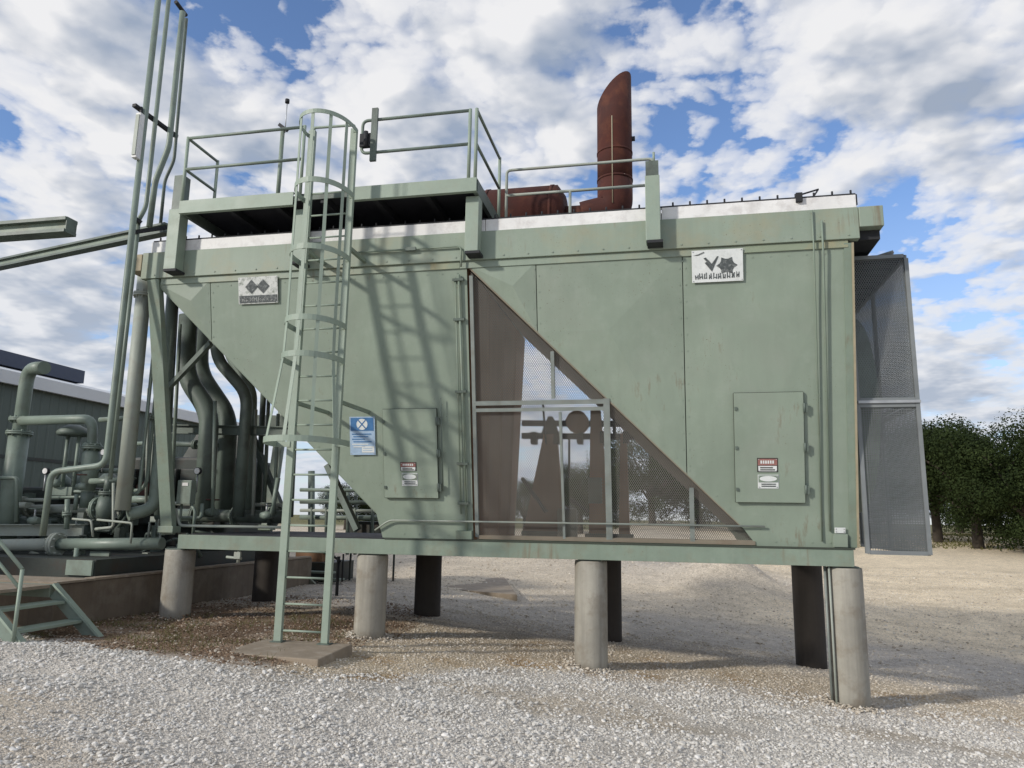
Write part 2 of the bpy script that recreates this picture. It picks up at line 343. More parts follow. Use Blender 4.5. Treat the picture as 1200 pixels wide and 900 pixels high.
def axis(segs):
    out = []
    for a, b, st in segs:
        k = max(1, int(round((b - a) / st))); out += [a + (b - a) * i / k for i in range(k)]
    return out + [segs[-1][1]]
def build_ground():
    xs = axis([(-900, -120, 130), (-120, -40, 16), (-40, -14, 1.3), (-14, 9, .17), (9, 30, .9), (30, 120, 10), (120, 900, 130)])
    ys = axis([(-300, -30, 45), (-30, 2, 3.2), (2, 16, .15), (16, 36, .4), (36, 70, 2), (70, 200, 16), (200, 1800, 200)])
    v = []; cs = []
    for y in ys:
        for x in xs: v.append((x, y, gz(x, y))); cs.append(gcol(x, y))
    nx = len(xs); f = [(j * nx + i, j * nx + i + 1, (j + 1) * nx + i + 1, (j + 1) * nx + i) for j in range(len(ys) - 1) for i in range(nx - 1)]
    me = bpy.data.meshes.new('ground'); me.from_pydata(v, [], f)
    a = me.color_attributes.new('soil', 'FLOAT_COLOR', 'POINT')
    a.data.foreach_set('color', np.concatenate([np.array(cs), np.ones((len(cs), 1))], 1).ravel())
    me.polygons.foreach_set('use_smooth', [True] * len(f))
    o = bpy.data.objects.new('ground', me); COL.objects.link(o); o['kind'] = 'structure'; o['label'] = 'gravel and dirt ground'
    m = bpy.data.materials.new('gravel_ground'); m.use_nodes = True; nt = m.node_tree; L = nt.links.new
    bs = nt.nodes['Principled BSDF']; bs.inputs['Roughness'].default_value = .95
    bs.inputs['Specular IOR Level'].default_value = .15
    ac = _mk(nt, 'ShaderNodeVertexColor', layer_name='soil'); geo = _mk(nt, 'ShaderNodeNewGeometry')
    vo = _mk(nt, 'ShaderNodeTexVoronoi'); vo.inputs['Scale'].default_value = 30; L(geo.outputs['Position'], vo.inputs[0])
    vo2 = _mk(nt, 'ShaderNodeTexVoronoi'); vo2.inputs['Scale'].default_value = 75; L(geo.outputs['Position'], vo2.inputs[0])
    no = _mk(nt, 'ShaderNodeTexNoise'); no.inputs['Scale'].default_value = 3.0; no.inputs['Detail'].default_value = 9; no.inputs['Roughness'].default_value = .7; L(geo.outputs['Position'], no.inputs[0])
    sp = _mk(nt, 'ShaderNodeSeparateColor'); L(vo.outputs['Color'], sp.inputs[0])
    sp2 = _mk(nt, 'ShaderNodeSeparateColor'); L(vo2.outputs['Color'], sp2.inputs[0])
    k = math_n(nt, 'ADD', math_n(nt, 'MULTIPLY', sp.outputs[0], .35), math_n(nt, 'MULTIPLY', sp2.outputs[0], .45))
    k = math_n(nt, 'ADD', k, math_n(nt, 'MULTIPLY', no.outputs[0], .9)); k = math_n(nt, 'ADD', k, .15)
    mx = _mk(nt, 'ShaderNodeMix', data_type='RGBA', blend_type='MULTIPLY'); mx.inputs[0].default_value = 1
    cb = _mk(nt, 'ShaderNodeCombineColor'); [L(k, cb.inputs[i]) for i in range(3)]
    L(ac.outputs[0], mx.inputs[6]); L(cb.outputs[0], mx.inputs[7]); L(mx.outputs[2], bs.inputs['Base Color'])
    b = _mk(nt, 'ShaderNodeBump'); b.inputs['Strength'].default_value = .7; b.inputs['Distance'].default_value = .03
    hh = math_n(nt, 'ADD', math_n(nt, 'MULTIPLY', vo.outputs['Distance'], -.6), math_n(nt, 'MULTIPLY', vo2.outputs['Distance'], -.4))
    L(math_n(nt, 'ADD', hh, no.outputs[0]), b.inputs['Height']); L(b.outputs[0], bs.inputs['Normal'])
    me.materials.append(m)
build_ground()

def stone_mat(name, cols):
    m = bpy.data.materials.new(name); m.use_nodes = True; nt = m.node_tree; bs = nt.nodes['Principled BSDF']
    oi = _mk(nt, 'ShaderNodeObjectInfo'); r = ramp(nt, oi.outputs['Random'], cols)
    nt.links.new(r, bs.inputs['Base Color']); bs.inputs['Roughness'].default_value = .9; bs.inputs['Specular IOR Level'].default_value = .2
    return m
def scatter(name, label, pts, scales, m):
    rocks = []
    import bmesh
    for k in range(5):
        bm = bmesh.new(); bmesh.ops.create_icosphere(bm, subdivisions=1, radius=1.0)
        sx, sy, sz = random.uniform(.8, 1.2), random.uniform(.6, .9), random.uniform(.4, .65)
        for v in bm.verts:
            q = random.uniform(.72, 1.15); v.co = Vector((v.co.x * sx * q, v.co.y * sy * q, v.co.z * sz * q))
        me = bpy.data.meshes.new('stone'); bm.to_mesh(me); bm.free(); me.materials.append(m)
        rocks.append(bpy.data.objects.new('stone', me))
    me = bpy.data.meshes.new(name); me.from_pydata(pts, [], [])
    n = len(pts)
    a = me.attributes.new('size', 'FLOAT', 'POINT'); a.data.foreach_set('value', np.array(scales, dtype=np.float32))
    a = me.attributes.new('turn', 'FLOAT_VECTOR', 'POINT')
    rt = np.stack([np.random.uniform(-.5, .5, n), np.random.uniform(-.5, .5, n), np.random.uniform(0, 6.28, n)], 1); a.data.foreach_set('vector', rt.astype(np.float32).ravel())
    a = me.attributes.new('pick', 'INT', 'POINT'); a.data.foreach_set('value', np.random.randint(0, 5, n).astype(np.int32))
    o = bpy.data.objects.new(name, me); COL.objects.link(o); o['kind'] = 'stuff'; o['label'] = label
    g = bpy.data.node_groups.new(name, 'GeometryNodeTree')
    g.interface.new_socket('Geometry', in_out='INPUT', socket_type='NodeSocketGeometry'); g.interface.new_socket('Geometry', in_out='OUTPUT', socket_type='NodeSocketGeometry')
    gi = g.nodes.new('NodeGroupInput'); go = g.nodes.new('NodeGroupOutput'); ip = g.nodes.new('GeometryNodeInstanceOnPoints'); jn = g.nodes.new('GeometryNodeJoinGeometry')
    for r in rocks:
        q = g.nodes.new('GeometryNodeObjectInfo'); q.inputs['Object'].default_value = r; q.inputs['As Instance'].default_value = True
        g.links.new(q.outputs['Geometry'], jn.inputs[0])
    g.links.new(gi.outputs[0], ip.inputs['Points']); g.links.new(jn.outputs[0], ip.inputs['Instance']); ip.inputs['Pick Instance'].default_value = True
    for nm, ty, sk in (('size', 'FLOAT', 'Scale'), ('turn', 'FLOAT_VECTOR', 'Rotation'), ('pick', 'INT', 'Instance Index')):
        q = g.nodes.new('GeometryNodeInputNamedAttribute'); q.data_type = ty; q.inputs['Name'].default_value = nm
        src = [s for s in q.outputs if s.enabled and s.name == 'Attribute'][0]
        g.links.new(src, ip.inputs[sk])
    g.links.new(ip.outputs[0], go.inputs[0])
    md = o.modifiers.new('stones', 'NODES'); md.node_group = g
    return o
def build_gravel():
    pw, sw, pt_, st_, pd, sd = [], [], [], [], [], []
    def in_view(x, y): return -1.12 * y - 1.2 < x < .62 * y + 1.0
    for _ in range(330000):
        y = 3.0 + 11.0 * random.random() ** 1.1; x = random.uniform(-10.5, 8.5)
        if not in_view(x, y): continue
        w = y < yb(x) + .4 * mnoise.noise(Vector((x * 1.7, y * 1.7, 11))) + random.gauss(0, .10 + .38 * smooth(-2, 1, x))
        cl = mnoise.noise(Vector((x * 1.1, y * 1.1, 4)))
        if w:
            if random.random() > .80 + .75 * cl - .62 * max(0, mnoise.noise(Vector((x * .3 + .2 * y, y * 1.25, 14))) * 1.8): continue
            s = min(.036, .0095 * math.exp(random.gauss(.08, .5))); pw.append((x, y, gz(x, y) + s * .15)); sw.append(s)
        elif x < -4.2 + .5 * cl:
            if random.random() > .36 + cl * .5: continue
            s = min(.03, .008 * math.exp(random.gauss(.2, .55))); pd.append((x, y, gz(x, y) + s * .15)); sd.append(s)
        else:
            if random.random() > .62 + cl * .3: continue
            s = min(.03, .0075 * math.exp(random.gauss(.15, .5))); pt_.append((x, y, gz(x, y) + s * .15)); st_.append(s)
    for px_ in (-7.45, -4.27, -1.07, 2.19):          # stones heaped against the piers
        for _ in range(420):
            a = random.uniform(0, 6.28); r_ = .235 + abs(random.gauss(0, .09)); x = px_ + r_ * math.cos(a); y = 10.52 + r_ * math.sin(a)
            s = .011 * math.exp(random.gauss(.25, .45)); (pd if px_ < -5 else pt_).append((x, y, gz(x, y) + s * .3 + max(0, .05 - .35 * (r_ - .235)) * random.random())); (sd if px_ < -5 else st_).append(min(s, .035))
    for _ in range(42000):
        y = random.uniform(13.5, 34); x = random.uniform(-9, 16)
        if not in_view(x, y): continue
        s = .012 * math.exp(random.gauss(.2, .5)); pt_.append((x, y, gz(x, y) + s * .1)); st_.append(min(s, .05))
    scatter('white_gravel', 'clean pale crushed gravel in the foreground', pw, sw, stone_mat('pale_stone', [(0, (.44, .415, .375)), (.35, (.54, .515, .47)), (.75, (.62, .595, .55)), (1, (.74, .715, .675))]))
    scatter('tan_gravel', 'tan dusty gravel around the piers', pt_, st_, stone_mat('tan_stone', [(0, (.35, .30, .235)), (.5, (.54, .475, .385)), (1, (.69, .64, .555))]))
    scatter('soil_stones', 'small stones in the brown soil', pd, sd, stone_mat('brown_stone', [(0, (.09, .058, .038)), (.6, (.26, .18, .12)), (1, (.52, .46, .38))]))
build_gravel()
# a flat stone in the gravel at the bottom of the view
q = P(968, 893, 6.0)
mb = MB(); ang = [i * math.pi / 5 for i in range(10)]
rr = [random.uniform(.8, 1.15) for _ in ang]
zc = gz(1.15, 5.85)
for k, (zz, s_) in enumerate(((-.03, 1.0), (.025, .95), (.05, .6))):
    for a, r in zip(ang, rr): mb.v.append(Vector((1.15 + .20 * r * s_ * math.cos(a), 5.85 + .10 * r * s_ * math.sin(a), zc + zz)))
for k in range(2):
    for i in range(10): mb.f.append((k * 10 + i, k * 10 + (i + 1) % 10, k * 10 + 10 + (i + 1) % 10, k * 10 + 10 + i)); mb.sm.append(False)
mb.f.append(tuple(range(20, 30))); mb.sm.append(False)
mk('flat_stone', mb, 'pad', label='flat brown stone lying in the white gravel in the foreground', cat='stone')

# ------------------------------------------------------------------ the air cooler
YT, YB, ZT, ZB = 9.65, 10.40, 5.20, 1.33         # front face leans out towards the top
CY = 11.85                                       # middle of the cooler, the back mirrors the front
KL = (YB - YT) / (ZT - ZB)
def fy(z): return YT + (ZT - z) * KL
def FP(x, z, out=0.0): return Vector((x, fy(z) - out * .982, z - out * .19))
def BP(x, z): return Vector((x, 2 * CY - fy(z), z))
NF = Vector((0, -.982, -.19))
cooler = thing('air_cooler', 'long green industrial air cooler raised on concrete piers, with two hoppers', 'industrial cooler', (-2.7, CY, 1.1))
XL0, XL1, XR0, XR1 = -7.69, -2.72, -2.70, 2.34
def left_edge(z, hop):     # sloped left side of a hopper
    return -7.69 + (5.14 - z) * (3.56 / 3.48) if hop == 0 else -2.71 + (5.13 - z) * (3.64 / 3.54)
def clip_poly(pts, xa, xb):
    def half(ps, x, keep):
        out = []
        for i in range(len(ps)):
            a, b = ps[i], ps[(i + 1) % len(ps)]
            ia, ib = keep(a[0]), keep(b[0])
            if ia: out.append(a)
            if ia != ib:
                t = (x - a[0]) / (b[0] - a[0]); out.append((x, a[1] + (b[1] - a[1]) * t))
        return out
    return half(half(pts, xa, lambda q: q >= xa), xb, lambda q: q <= xb)
def panel(poly, dent):
    """a sheet panel with shallow cross-break: its middle stands a little proud"""
    mb = MB(); n = len(poly)
    cx = sum(p[0] for p in poly) / n; cz = sum(p[1] for p in poly) / n
    f = [FP(x, z, .012) for x, z in poly]; b = [FP(x, z, 0) for x, z in poly]
    c = FP(cx, cz, .012 + dent)
    mb.add(f + [c], [(i, (i + 1) % n, n) for i in range(n)])
    mb.add(f + b, [(i, (i + 1) % n, n + (i + 1) % n, n + i) for i in range(n)])
    return mb
hop_polys = [[(-7.69, 5.14), (XL1, 5.14), (XL1, ZB + .01), (-4.08, ZB + .01), (-4.13, 1.66)],
             [(XR0, 5.14), (XR1, 5.14), (XR1, ZB + .01), (1.12, ZB + .01), (.93, 1.59)]]
for h, (poly, cuts) in enumerate(zip(hop_polys, [(-9, -6.76, 9), (-9, -1.73, .245, 9)])):
    back = MB().plate([FP(x, z, -.004) for x, z in poly], -NF, .012); mk('hopper_backing', back, 'seam', cooler)
    for a, b in zip(cuts, cuts[1:]):
        pl = clip_poly(poly, a + .006, b - .006)
        mk('front_panel', panel(pl, .044), 'panel', cooler)
    # sloped plate, right-hand wall and rear panel
    (x0, z0), (x1, z1) = poly[0], (poly[4][0], poly[4][1])
    pl = MB().plate([FP(x0, z0, -.02), FP(x1, z1, -.02), BP(x1, z1), BP(x0, z0)], Vector((z0 - z1, 0, x1 - x0)), .015)
    mk('sloped_plate', pl, 'under', cooler)
    xr = poly[1][0]
    pl = MB().plate([FP(xr - .004, 5.14, -.02), FP(xr - .004, ZB, -.02), BP(xr - .004, ZB), BP(xr - .004, 5.14)], (-1, 0, 0), .02)
    mk('fan_wall', pl, 'brown' if h == 0 else 'panel', cooler, label='brown weathered inner fan wall' if h == 0 else None)
    mk('rear_panel', MB().plate([BP(x, z) for x, z in poly], (0, 1, 0), .015), 'panel', cooler)
# narrow vertical joints standing proud of the brown fan wall
mb = MB()
for t in (.28, .55, .8):
    a = FP(XL1, 5.1).lerp(BP(XL1, 5.1), t); b = FP(XL1, ZB).lerp(BP(XL1, ZB), t); mb.bar(a + Vector((.012, 0, 0)), b + Vector((.012, 0, 0)), .03, .03)
mk('wall_joint', mb, 'brown', cooler)
# edge trims
mk('corner_trim', MB().bar(FP(XR1 - .045, 5.16, .02), FP(XR1 - .045, ZB + .02, .02), .09, .02, NF), 'green', cooler)
mk('corner_trim', MB().bar(FP(XR1 + .012, 5.16, .0), FP(XR1 + .012, ZB + .02, .0), .024, .10, NF), 'tan', cooler, label='bare tan edge of the right corner')
mk('hopper_edge', MB().bar(FP(-7.69, 5.14, -.05), FP(-4.13, 1.66, -.05), .03, .12, NF), 'green', cooler)
mk('hopper_edge', MB().bar(FP(XR0, 5.13, -.06), FP(.93, 1.59, -.06), .03, .14, NF), 'under', cooler)
# header band along the top, with its lower lip and the beams over both ends
mk('header_band', MB().box(-7.94, 2.44, 9.60, 9.72, 5.20, 5.62), 'header', cooler, bevel=.006)
mk('header_band', MB().box(-7.94, 2.44, 2 * CY - 9.72, 2 * CY - 9.60, 5.20, 5.62), 'header', cooler)
mk('header_lip', MB().box(-7.6, 2.30, 9.636, 9.66, 5.10, 5.197), 'header', cooler)
mk('tan_patch', MB().box(1.05, 2.30, 9.632, 9.6355, 5.10, 5.195), 'sealant', cooler, label='tan stained strip on the header lip at the right end')
mk('tan_patch', MB().box(-3.25, -2.82, 9.632, 9.6355, 5.10, 5.195), 'sealant', cooler, label='tan stained strip on the header lip left of the wire guard')
mk('end_beam', MB().box(2.443, 2.73, 9.585, 14.1, 5.345, 5.615), 'header', cooler, bevel=.008)
mk('end_beam', MB().box(-8.17, -7.943, 9.59, 14.1, 5.33, 5.60), 'tan', cooler, bevel=.006, label='bare tan left end of the header')
mk('end_soffit', MB().box(2.36, 2.71, 9.73, 14.0, 5.22, 5.343), 'dark', cooler)
mk('roof_plate', MB().box(-7.9, 2.4, 9.725, 13.97, 5.50, 5.60), 'dark', cooler)
# tube bundle: white side frame, dark cap angle and a row of plugs
mk('bundle_side', MB().box(-7.82, -7.45, 9.63, 9.69, 5.623, 5.80), 'white', cooler)
for a, b in ((-7.44, -2.46), (-2.452, -.02), (-.012, 2.43)):
    mk('bundle_side', MB().box(a, b, 9.63, 9.69, 5.623, 5.80), 'white', cooler, bevel=.004)
mk('bundle_end', MB().box(2.37, 2.425, 9.695, 14.0, 5.623, 5.79), 'white', cooler)
mk('bundle_top', MB().box(-7.8, 2.36, 9.70, 14.0, 5.605, 5.75), 'grating', cooler)
mk('cap_angle', MB().box(-7.8, 2.43, 9.635, 9.70, 5.803, 5.822), 'dark', cooler)
mb = MB()
for i in range(46):
    x = -7.7 + i * .224; mb.tube([(x, 9.66, 5.823), (x, 9.66, 5.875)], .013, 6)
    if i % 3 == 0: mb.tube([(x + .1, 9.85, 5.75), (x + .1, 9.85, 5.88 + .03 * random.random())], .022, 7)
mk('top_plugs', mb, 'dark', cooler, kind='stuff')
mb = MB()
for i in range(9):
    x = -2.2 + i * .26; mb.bar((x, 9.8, 5.80), (x + .10, 9.9, 5.86 + .04 * random.random()), .03, .03)
mk('fin_scraps', mb, 'rust', cooler, kind='stuff')
# skid
mk('skid_beam', MB().chan(-7.36, 2.28, 10.30, 10.42, 1.105, 1.315, web='y0'), 'green', cooler, bevel=.004)
mk('skid_beam', MB().chan(-7.36, 2.28, 2 * CY - 10.42, 2 * CY - 10.30, 1.105, 1.315, web='y1'), 'green', cooler)
for x in (-7.3, -4.1, -.95, 2.2):
    mk('cross_beam', MB().box(x - .06, x + .06, 10.43, 2 * CY - 10.43, 1.12, 1.30), 'pipe_dark', cooler)
mk('skid_shadow_line', MB().box(-4.02, 2.30, 10.29, 10.41, 1.3165, 1.338), 'seam', cooler)  # dark strip painting the shadow line under the panel edge
mk('skid_floor', MB().box(-7.25, -4.1, 10.44, 13.2, 1.318, 1.33), 'grating', cooler)
# leaning end posts
for f_ in (0, 1):
    a, b = FP(-7.72, 5.19), FP(-7.60, 1.32)
    if f_: a, b = BP(-7.72, 5.19), BP(-7.60, 1.32)
    mk('end_post', MB().bar(a, b, .20, .11, (0, 1, 0)).bar(b + Vector((0, 0, .12)), b + Vector((0, 0, .02)), .26, .2, (0, 1, 0)), 'green', cooler, bevel=.005)
mk('diagonal_brace', MB().bar(P(247, 402, 10.35), P(194, 458, 10.6), .07, .08), 'pipe_dark', cooler)
mk('diagonal_brace', MB().bar(P(296, 512, 12.6), P(336, 612, 12.4), .10, .10), 'pipe_dark', cooler)
mk('diagonal_brace', MB().bar(P(384, 545, 11.0), P(419, 621, 10.9), .10, .09), 'pipe_dark', cooler)
mk('tie_beam', MB().ibeam(P(203, 503, 11.6), P(360, 506, 11.6), .12, .16), 'pipe_dark', cooler)
mk('tie_beam', MB().bar(P(290, 494, 13.4), P(370, 496, 13.4), .14, .26), 'pipe_dark', cooler)
mb = MB()
def bolt(x, z, o_=.014): mb.disc(FP(x, z, o_), NF, .011, .012, 6)
for x in (-6.80, -6.72, -1.77, -1.69, .205, .285, 2.27):
    z = 4.95
    while z > 1.5:
        if x > left_edge(z, 0 if x < -2.7 else 1) + .12: bolt(x, z)
        z -= .215
for i in range(44):
    x = -7.3 + i * .222
    if abs(x + 2.71) > .1: bolt(x, 5.045)
    if x > -3.9 and not -2.7 < x < 1.3: bolt(x, 1.40)
for i in range(22):
    z = 4.95 - i * .165
    for h_ in (0, 1):
        x = left_edge(z, h_) + .09
        if z > 1.75: bolt(x, z)
for i in range(30): mb.disc((-7.7 + i * .345, 9.597, 5.25), (0, -1, 0), .012, .014, 6)
mk('panel_bolts', mb, 'panel', cooler, kind='stuff')
# access doors with hinges, latches
for x0, x1, z0, z1 in ((-4.01, -3.20, 1.92, 3.17), (.86, 1.72, 1.91, 3.31)):
    d = mk('access_door', MB().plate([FP(x0, z0, .066), FP(x1, z0, .066), FP(x1, z1, .066), FP(x0, z1, .066)], NF, .014), 'panel', cooler, bevel=.004)
    gap = MB()
    for a, b in (((x0, z0), (x1, z0)), ((x1, z0), (x1, z1)), ((x1, z1), (x0, z1)), ((x0, z1), (x0, z0))): gap.bar(FP(*a, .058), FP(*b, .058), .012, .02, NF)
    mk('door_rim', gap, 'seam', d)
    for t in (.12, .5, .86):
        z = z0 + (z1 - z0) * t
        mk('hinge', MB().bar(FP(x1 + .02, z - .05, .078), FP(x1 + .02, z + .05, .078), .06, .03, NF).tube([FP(x1 + .008, z - .06, .091), FP(x1 + .008, z + .06, .091)], .014, 8), 'pipe_dark', d)
        mk('latch', MB().bar(FP(x0 + .02, z - .02, .088), FP(x0 + .02, z + .02, .088), .03, .02, NF), 'pipe_dark', d)
    if x0 < 0:
        mk('hinge_rod', MB().tube([FP(x1 + .07, z0 + .1, .081), FP(x1 + .07, z1 + .15, .081)], .008, 6), 'pipe_dark', d)
# conduits on the face
def conduit(pts, r=.016, bend=.08, m='green'):
    return mk('conduit', MB().tube(pts, r, 8, bend), m, cooler)
conduit([FP(-2.83, 5.02, .05), FP(-2.80, 1.45, .05)], .018)
conduit([FP(-2.88, 4.98, .05), FP(-2.88, 1.7, .05)], .010)
conduit([Vector((-4.35, 9.56, 5.40)), Vector((-2.78, 9.56, 5.40)), Vector((-2.78, 9.57, 5.10))], .014)
conduit([FP(-4.18, 1.45, .05), FP(-3.95, 1.60, .07), FP(1.22, 1.60, .06)], .0125, m='pipe_pale')
conduit([Vector((1.88, 9.57, 5.60)), Vector((1.88, 9.58, 5.1)), FP(1.92, 1.42, .04)], .010)
conduit([Vector((1.99, 9.57, 5.45)), Vector((1.99, 9.58, 5.1)), FP(2.02, 1.55, .04)], .014)
mb = MB()
for z in (4.95, 4.4, 3.4, 2.4, 1.85):
    mb.bar(FP(-2.92, z, .05), FP(-2.76, z, .05), .035, .05, NF)
mb.bar(Vector((-3.6, 9.55, 5.40)), Vector((-3.45, 9.55, 5.40)), .03, .05)
mk('conduit_clips', mb, 'pipe_dark', cooler, kind='stuff')
mk('pull_box', MB().plate([FP(-2.95, 1.36, .02), FP(-2.72, 1.36, .02), FP(-2.72, 1.47, .02), FP(-2.95, 1.47, .02)], NF, .08), 'green', cooler)
mk('pull_box', MB().plate([FP(2.05, 1.36, .02), FP(2.22, 1.36, .02), FP(2.22, 1.52, .02), FP(2.05, 1.52, .02)], NF, .05), 'panel', cooler)

# triangular guard of woven wire below the right hopper, with a framed gate in it
def strands(poly, dirs, step, wdt, thick, place, nrm):
    """crossing wires clipped to a convex polygon given in plane coordinates"""
    mb = MB()
    for (dx, dz) in dirs:
        nx, nz = -dz, dx
        pr = [p[0] * nx + p[1] * nz for p in poly]; t = min(pr) + step / 2
        while t < max(pr):
            hits = []
            for i in range(len(poly)):
                a, b = poly[i], poly[(i + 1) % len(poly)]; ta, tb = a[0] * nx + a[1] * nz - t, b[0] * nx + b[1] * nz - t
                if ta * tb < 0: q = ta / (ta - tb); hits.append((a[0] + (b[0] - a[0]) * q, a[1] + (b[1] - a[1]) * q))
            if len(hits) == 2: mb.bar(place(*hits[0]), place(*hits[1]), thick, wdt, Vector(place(0, 1)) - Vector(place(0, 0)) if abs(dx) > .99 else nrm.cross(Vector(place(*hits[1])) - Vector(place(*hits[0]))))
            t += step
    return mb
tri = [(-2.68, 5.06), (-2.68, 1.36), (1.13, 1.36)]
mk('wire_guard', strands(tri, [(.5, .866), (.5, -.866)], .0225, .0060, .003, lambda x, z: FP(x, z, -.03), NF), 'mesh', cooler, kind='stuff')
def frame_bar(a, b, w=.05, d=.05, m='galv_dull'): return mk('guard_frame', MB().bar(FP(*a, .0), FP(*b, .0), w, d, NF), m, cooler)
frame_bar((-2.66, 5.0), (-2.66, 1.38), .05)
frame_bar((-2.66, 3.23), (-.83, 3.23), .06); frame_bar((-2.66, 3.135), (-.83, 3.135), .05)
frame_bar((-.80, 3.27), (-.80, 1.38), .085)
frame_bar((-1.44, 3.1), (-1.42, 1.38), .035); frame_bar((-1.53, 3.92), (-1.53, 3.28), .05)
frame_bar((.30, 2.08), (.30, 1.38), .06); frame_bar((-2.66, 1.375), (1.1, 1.375), .05, .05, 'under')

# fan guard box on the right end, fan ring behind it
GX0, GX1, GY0, GY1, GZ0, GZ1 = 2.42, 3.13, 10.2, 13.5, 1.27, 5.11
ring = MB(); N_ = 40; R_ = 1.45; cz = 3.25
for k in range(N_):
    a0, a1 = 2 * math.pi * k / N_, 2 * math.pi * (k + 1) / N_
    def rp(a, r, x): return Vector((x, CY - r * math.cos(a), cz + r * math.sin(a)))
    ring.add([rp(a0, R_, 2.36), rp(a1, R_, 2.36), rp(a1, R_, 2.74), rp(a0, R_, 2.74), rp(a0, R_ - .03, 2.36), rp(a1, R_ - .03, 2.36), rp(a1, R_ - .03, 2.74), rp(a0, R_ - .03, 2.74)],
             [(0, 1, 2, 3), (4, 7, 6, 5), (3, 2, 6, 7)], True)
fan = mk('fan_ring', ring, 'pipe', cooler)
for k in range(6):
    a = k * math.pi / 3 + .3; u = Vector((0, math.cos(a), math.sin(a))); w = Vector((0, -math.sin(a), math.cos(a)))
    c = Vector((2.55, CY, cz))
    mk('fan_blade', MB().plate([c + u * .2 - w * .09 - Vector((.05, 0, 0)), c + u * 1.38 - w * .13 - Vector((.03, 0, 0)), c + u * 1.38 + w * .13 + Vector((.03, 0, 0)), c + u * .2 + w * .09 + Vector((.05, 0, 0))], (1, 0, 0), .012), 'galv', fan)
mk('fan_hub', MB().tube([(2.45, CY, cz), (2.68, CY, cz)], .22, 16), 'dark', fan)
mk('fan_axle', MB().tube([(2.37, CY, cz), (2.45, CY, cz)], .05, 10), 'dark', fan)
gb = []
for (x, y) in ((GX0, GY0), (GX1, GY0), (GX1, GY1), (GX0, GY1), (GX1, CY)):
    mk('guard_post', MB().box(x - .025, x + .025, y - .025, y + .025, GZ0 + .01, GZ1 - .01), 'mesh_grey', cooler)
for z, hh in ((GZ0, .05), (3.12, .05), (3.21, .03), (GZ1, .05)):
    mk('guard_rail', MB().box(GX0 + .026, GX1 - .026, GY0 - .022, GY0 + .022, z, z + hh), 'mesh_grey', cooler)
    mk('guard_rail', MB().box(GX1 - .022, GX1 + .022, GY0 + .026, GY1 - .026, z, z + hh), 'mesh_grey', cooler)
mk('guard_rail', MB().box(GX0 + .0, GX1 + .03, GY0 - .05, GY0 - .024, 3.17, 3.205), 'galv', cooler)
H2 = [(1, 0), (0, 1)]
DI = [(.5, .866), (.5, -.866)]
mk('front_wire_mesh', strands([(GX0, GZ0), (GX1, GZ0), (GX1, 3.12), (GX0, 3.12)], H2, .030, .0085, .004, lambda x, z: Vector((x, GY0, z)), Vector((0, -1, 0))), 'mesh_grey', cooler, kind='stuff')
mk('front_wire_mesh', strands([(GX0, 3.2), (GX1, 3.2), (GX1, GZ1), (GX0, GZ1)], DI, .026, .0055, .003, lambda x, z: Vector((x, GY0, z)), Vector((0, -1, 0))), 'mesh_grey', cooler, kind='stuff')
for ya, yb_ in ((GY0, CY), (CY, GY1)):
    mk('side_wire_mesh', strands([(ya, GZ0), (yb_, GZ0), (yb_, GZ1), (ya, GZ1)], DI, .026, .0085, .003, lambda y, z: Vector((GX1, y, z)), Vector((1, 0, 0))), 'mesh_grey', cooler, kind='stuff')
mb = MB()
for i in range(22):
    y = GY0 + .04 + i * (GY1 - GY0 - .08) / 22; mb.box(GX0 + .03, GX1 - .03, y, y + .10, GZ1 + .01 - .012 * (i % 2), GZ1 + .03 - .012 * (i % 2))
mb.box(GX0 + .005, GX1 - .005, GY0 + .005, GY1 - .005, GZ1 + .032, GZ1 + .045)
mk('guard_roof', mb, 'dark', cooler, label='dark ribbed roof of the fan guard')
mk('hanger_bracket', MB().bar((2.95, 10.35, 5.15), (3.0, 10.3, 5.23), .05, .03).bar((2.86, 10.4, 5.22), (3.02, 10.3, 5.24), .04, .03), 'galv', cooler)
# small aerial clamp on the header edge
mk('clamp', MB().box(1.70, 1.78, 9.58, 9.63, 5.74, 5.86).bar((1.75, 9.62, 5.84), (2.02, 9.8, 5.98), .02, .02).bar((1.95, 9.7, 5.86), (2.02, 9.8, 5.98), .015, .015), 'dark', cooler)
mk('drain_valve', MB().tube([(-6.35, 10.36, 1.10), (-6.35, 10.36, .92)], .025, 8).tube([(-6.55, 10.36, 1.0), (-6.3, 10.36, .98)], .02, 8).box(-6.40, -6.30, 10.31, 10.35, .98, 1.08), 'pipe_pale', cooler)

# ------------------------------------------------------------------ piers
def pier(x, y, ztop, r, label, tint='conc'):
    z0 = min(gz(x, y), gz(x, y - .25)) - .15
    t = thing('concrete_pier', label, 'pier', (x, y, z0), 'concrete piers under the cooler')
    mb = MB(); n = 32; zs = [z0, z0 + .3, (z0 + ztop) / 2, ztop - .02, ztop]
    rs = [r, r, r * .997, r * .992, r * .96]
    mb.tube([(x, y, z) for z in zs], rs, n)
    mk('shaft', mb, tint, t)
    mk('base_plate', MB().box(x - .16, x + .16, y - .16, y + .16, ztop + .001, 1.104), 'pipe_dark', t)
    return t
pl_ = ['short round concrete pier under the left end of the skid, nearest the stairs', 'round concrete pier beside the foot of the caged ladder',
       'round concrete pier under the middle of the wire guard', 'tall round concrete pier at the right end with a conduit up its side']
pb_ = ['shaded pier far behind the short left pier', 'dark shaded rear pier showing right of the ladder pier', 'dark shaded rear pier peeping out right of the middle pier', 'black shaded rear pier just left of the tall right pier']
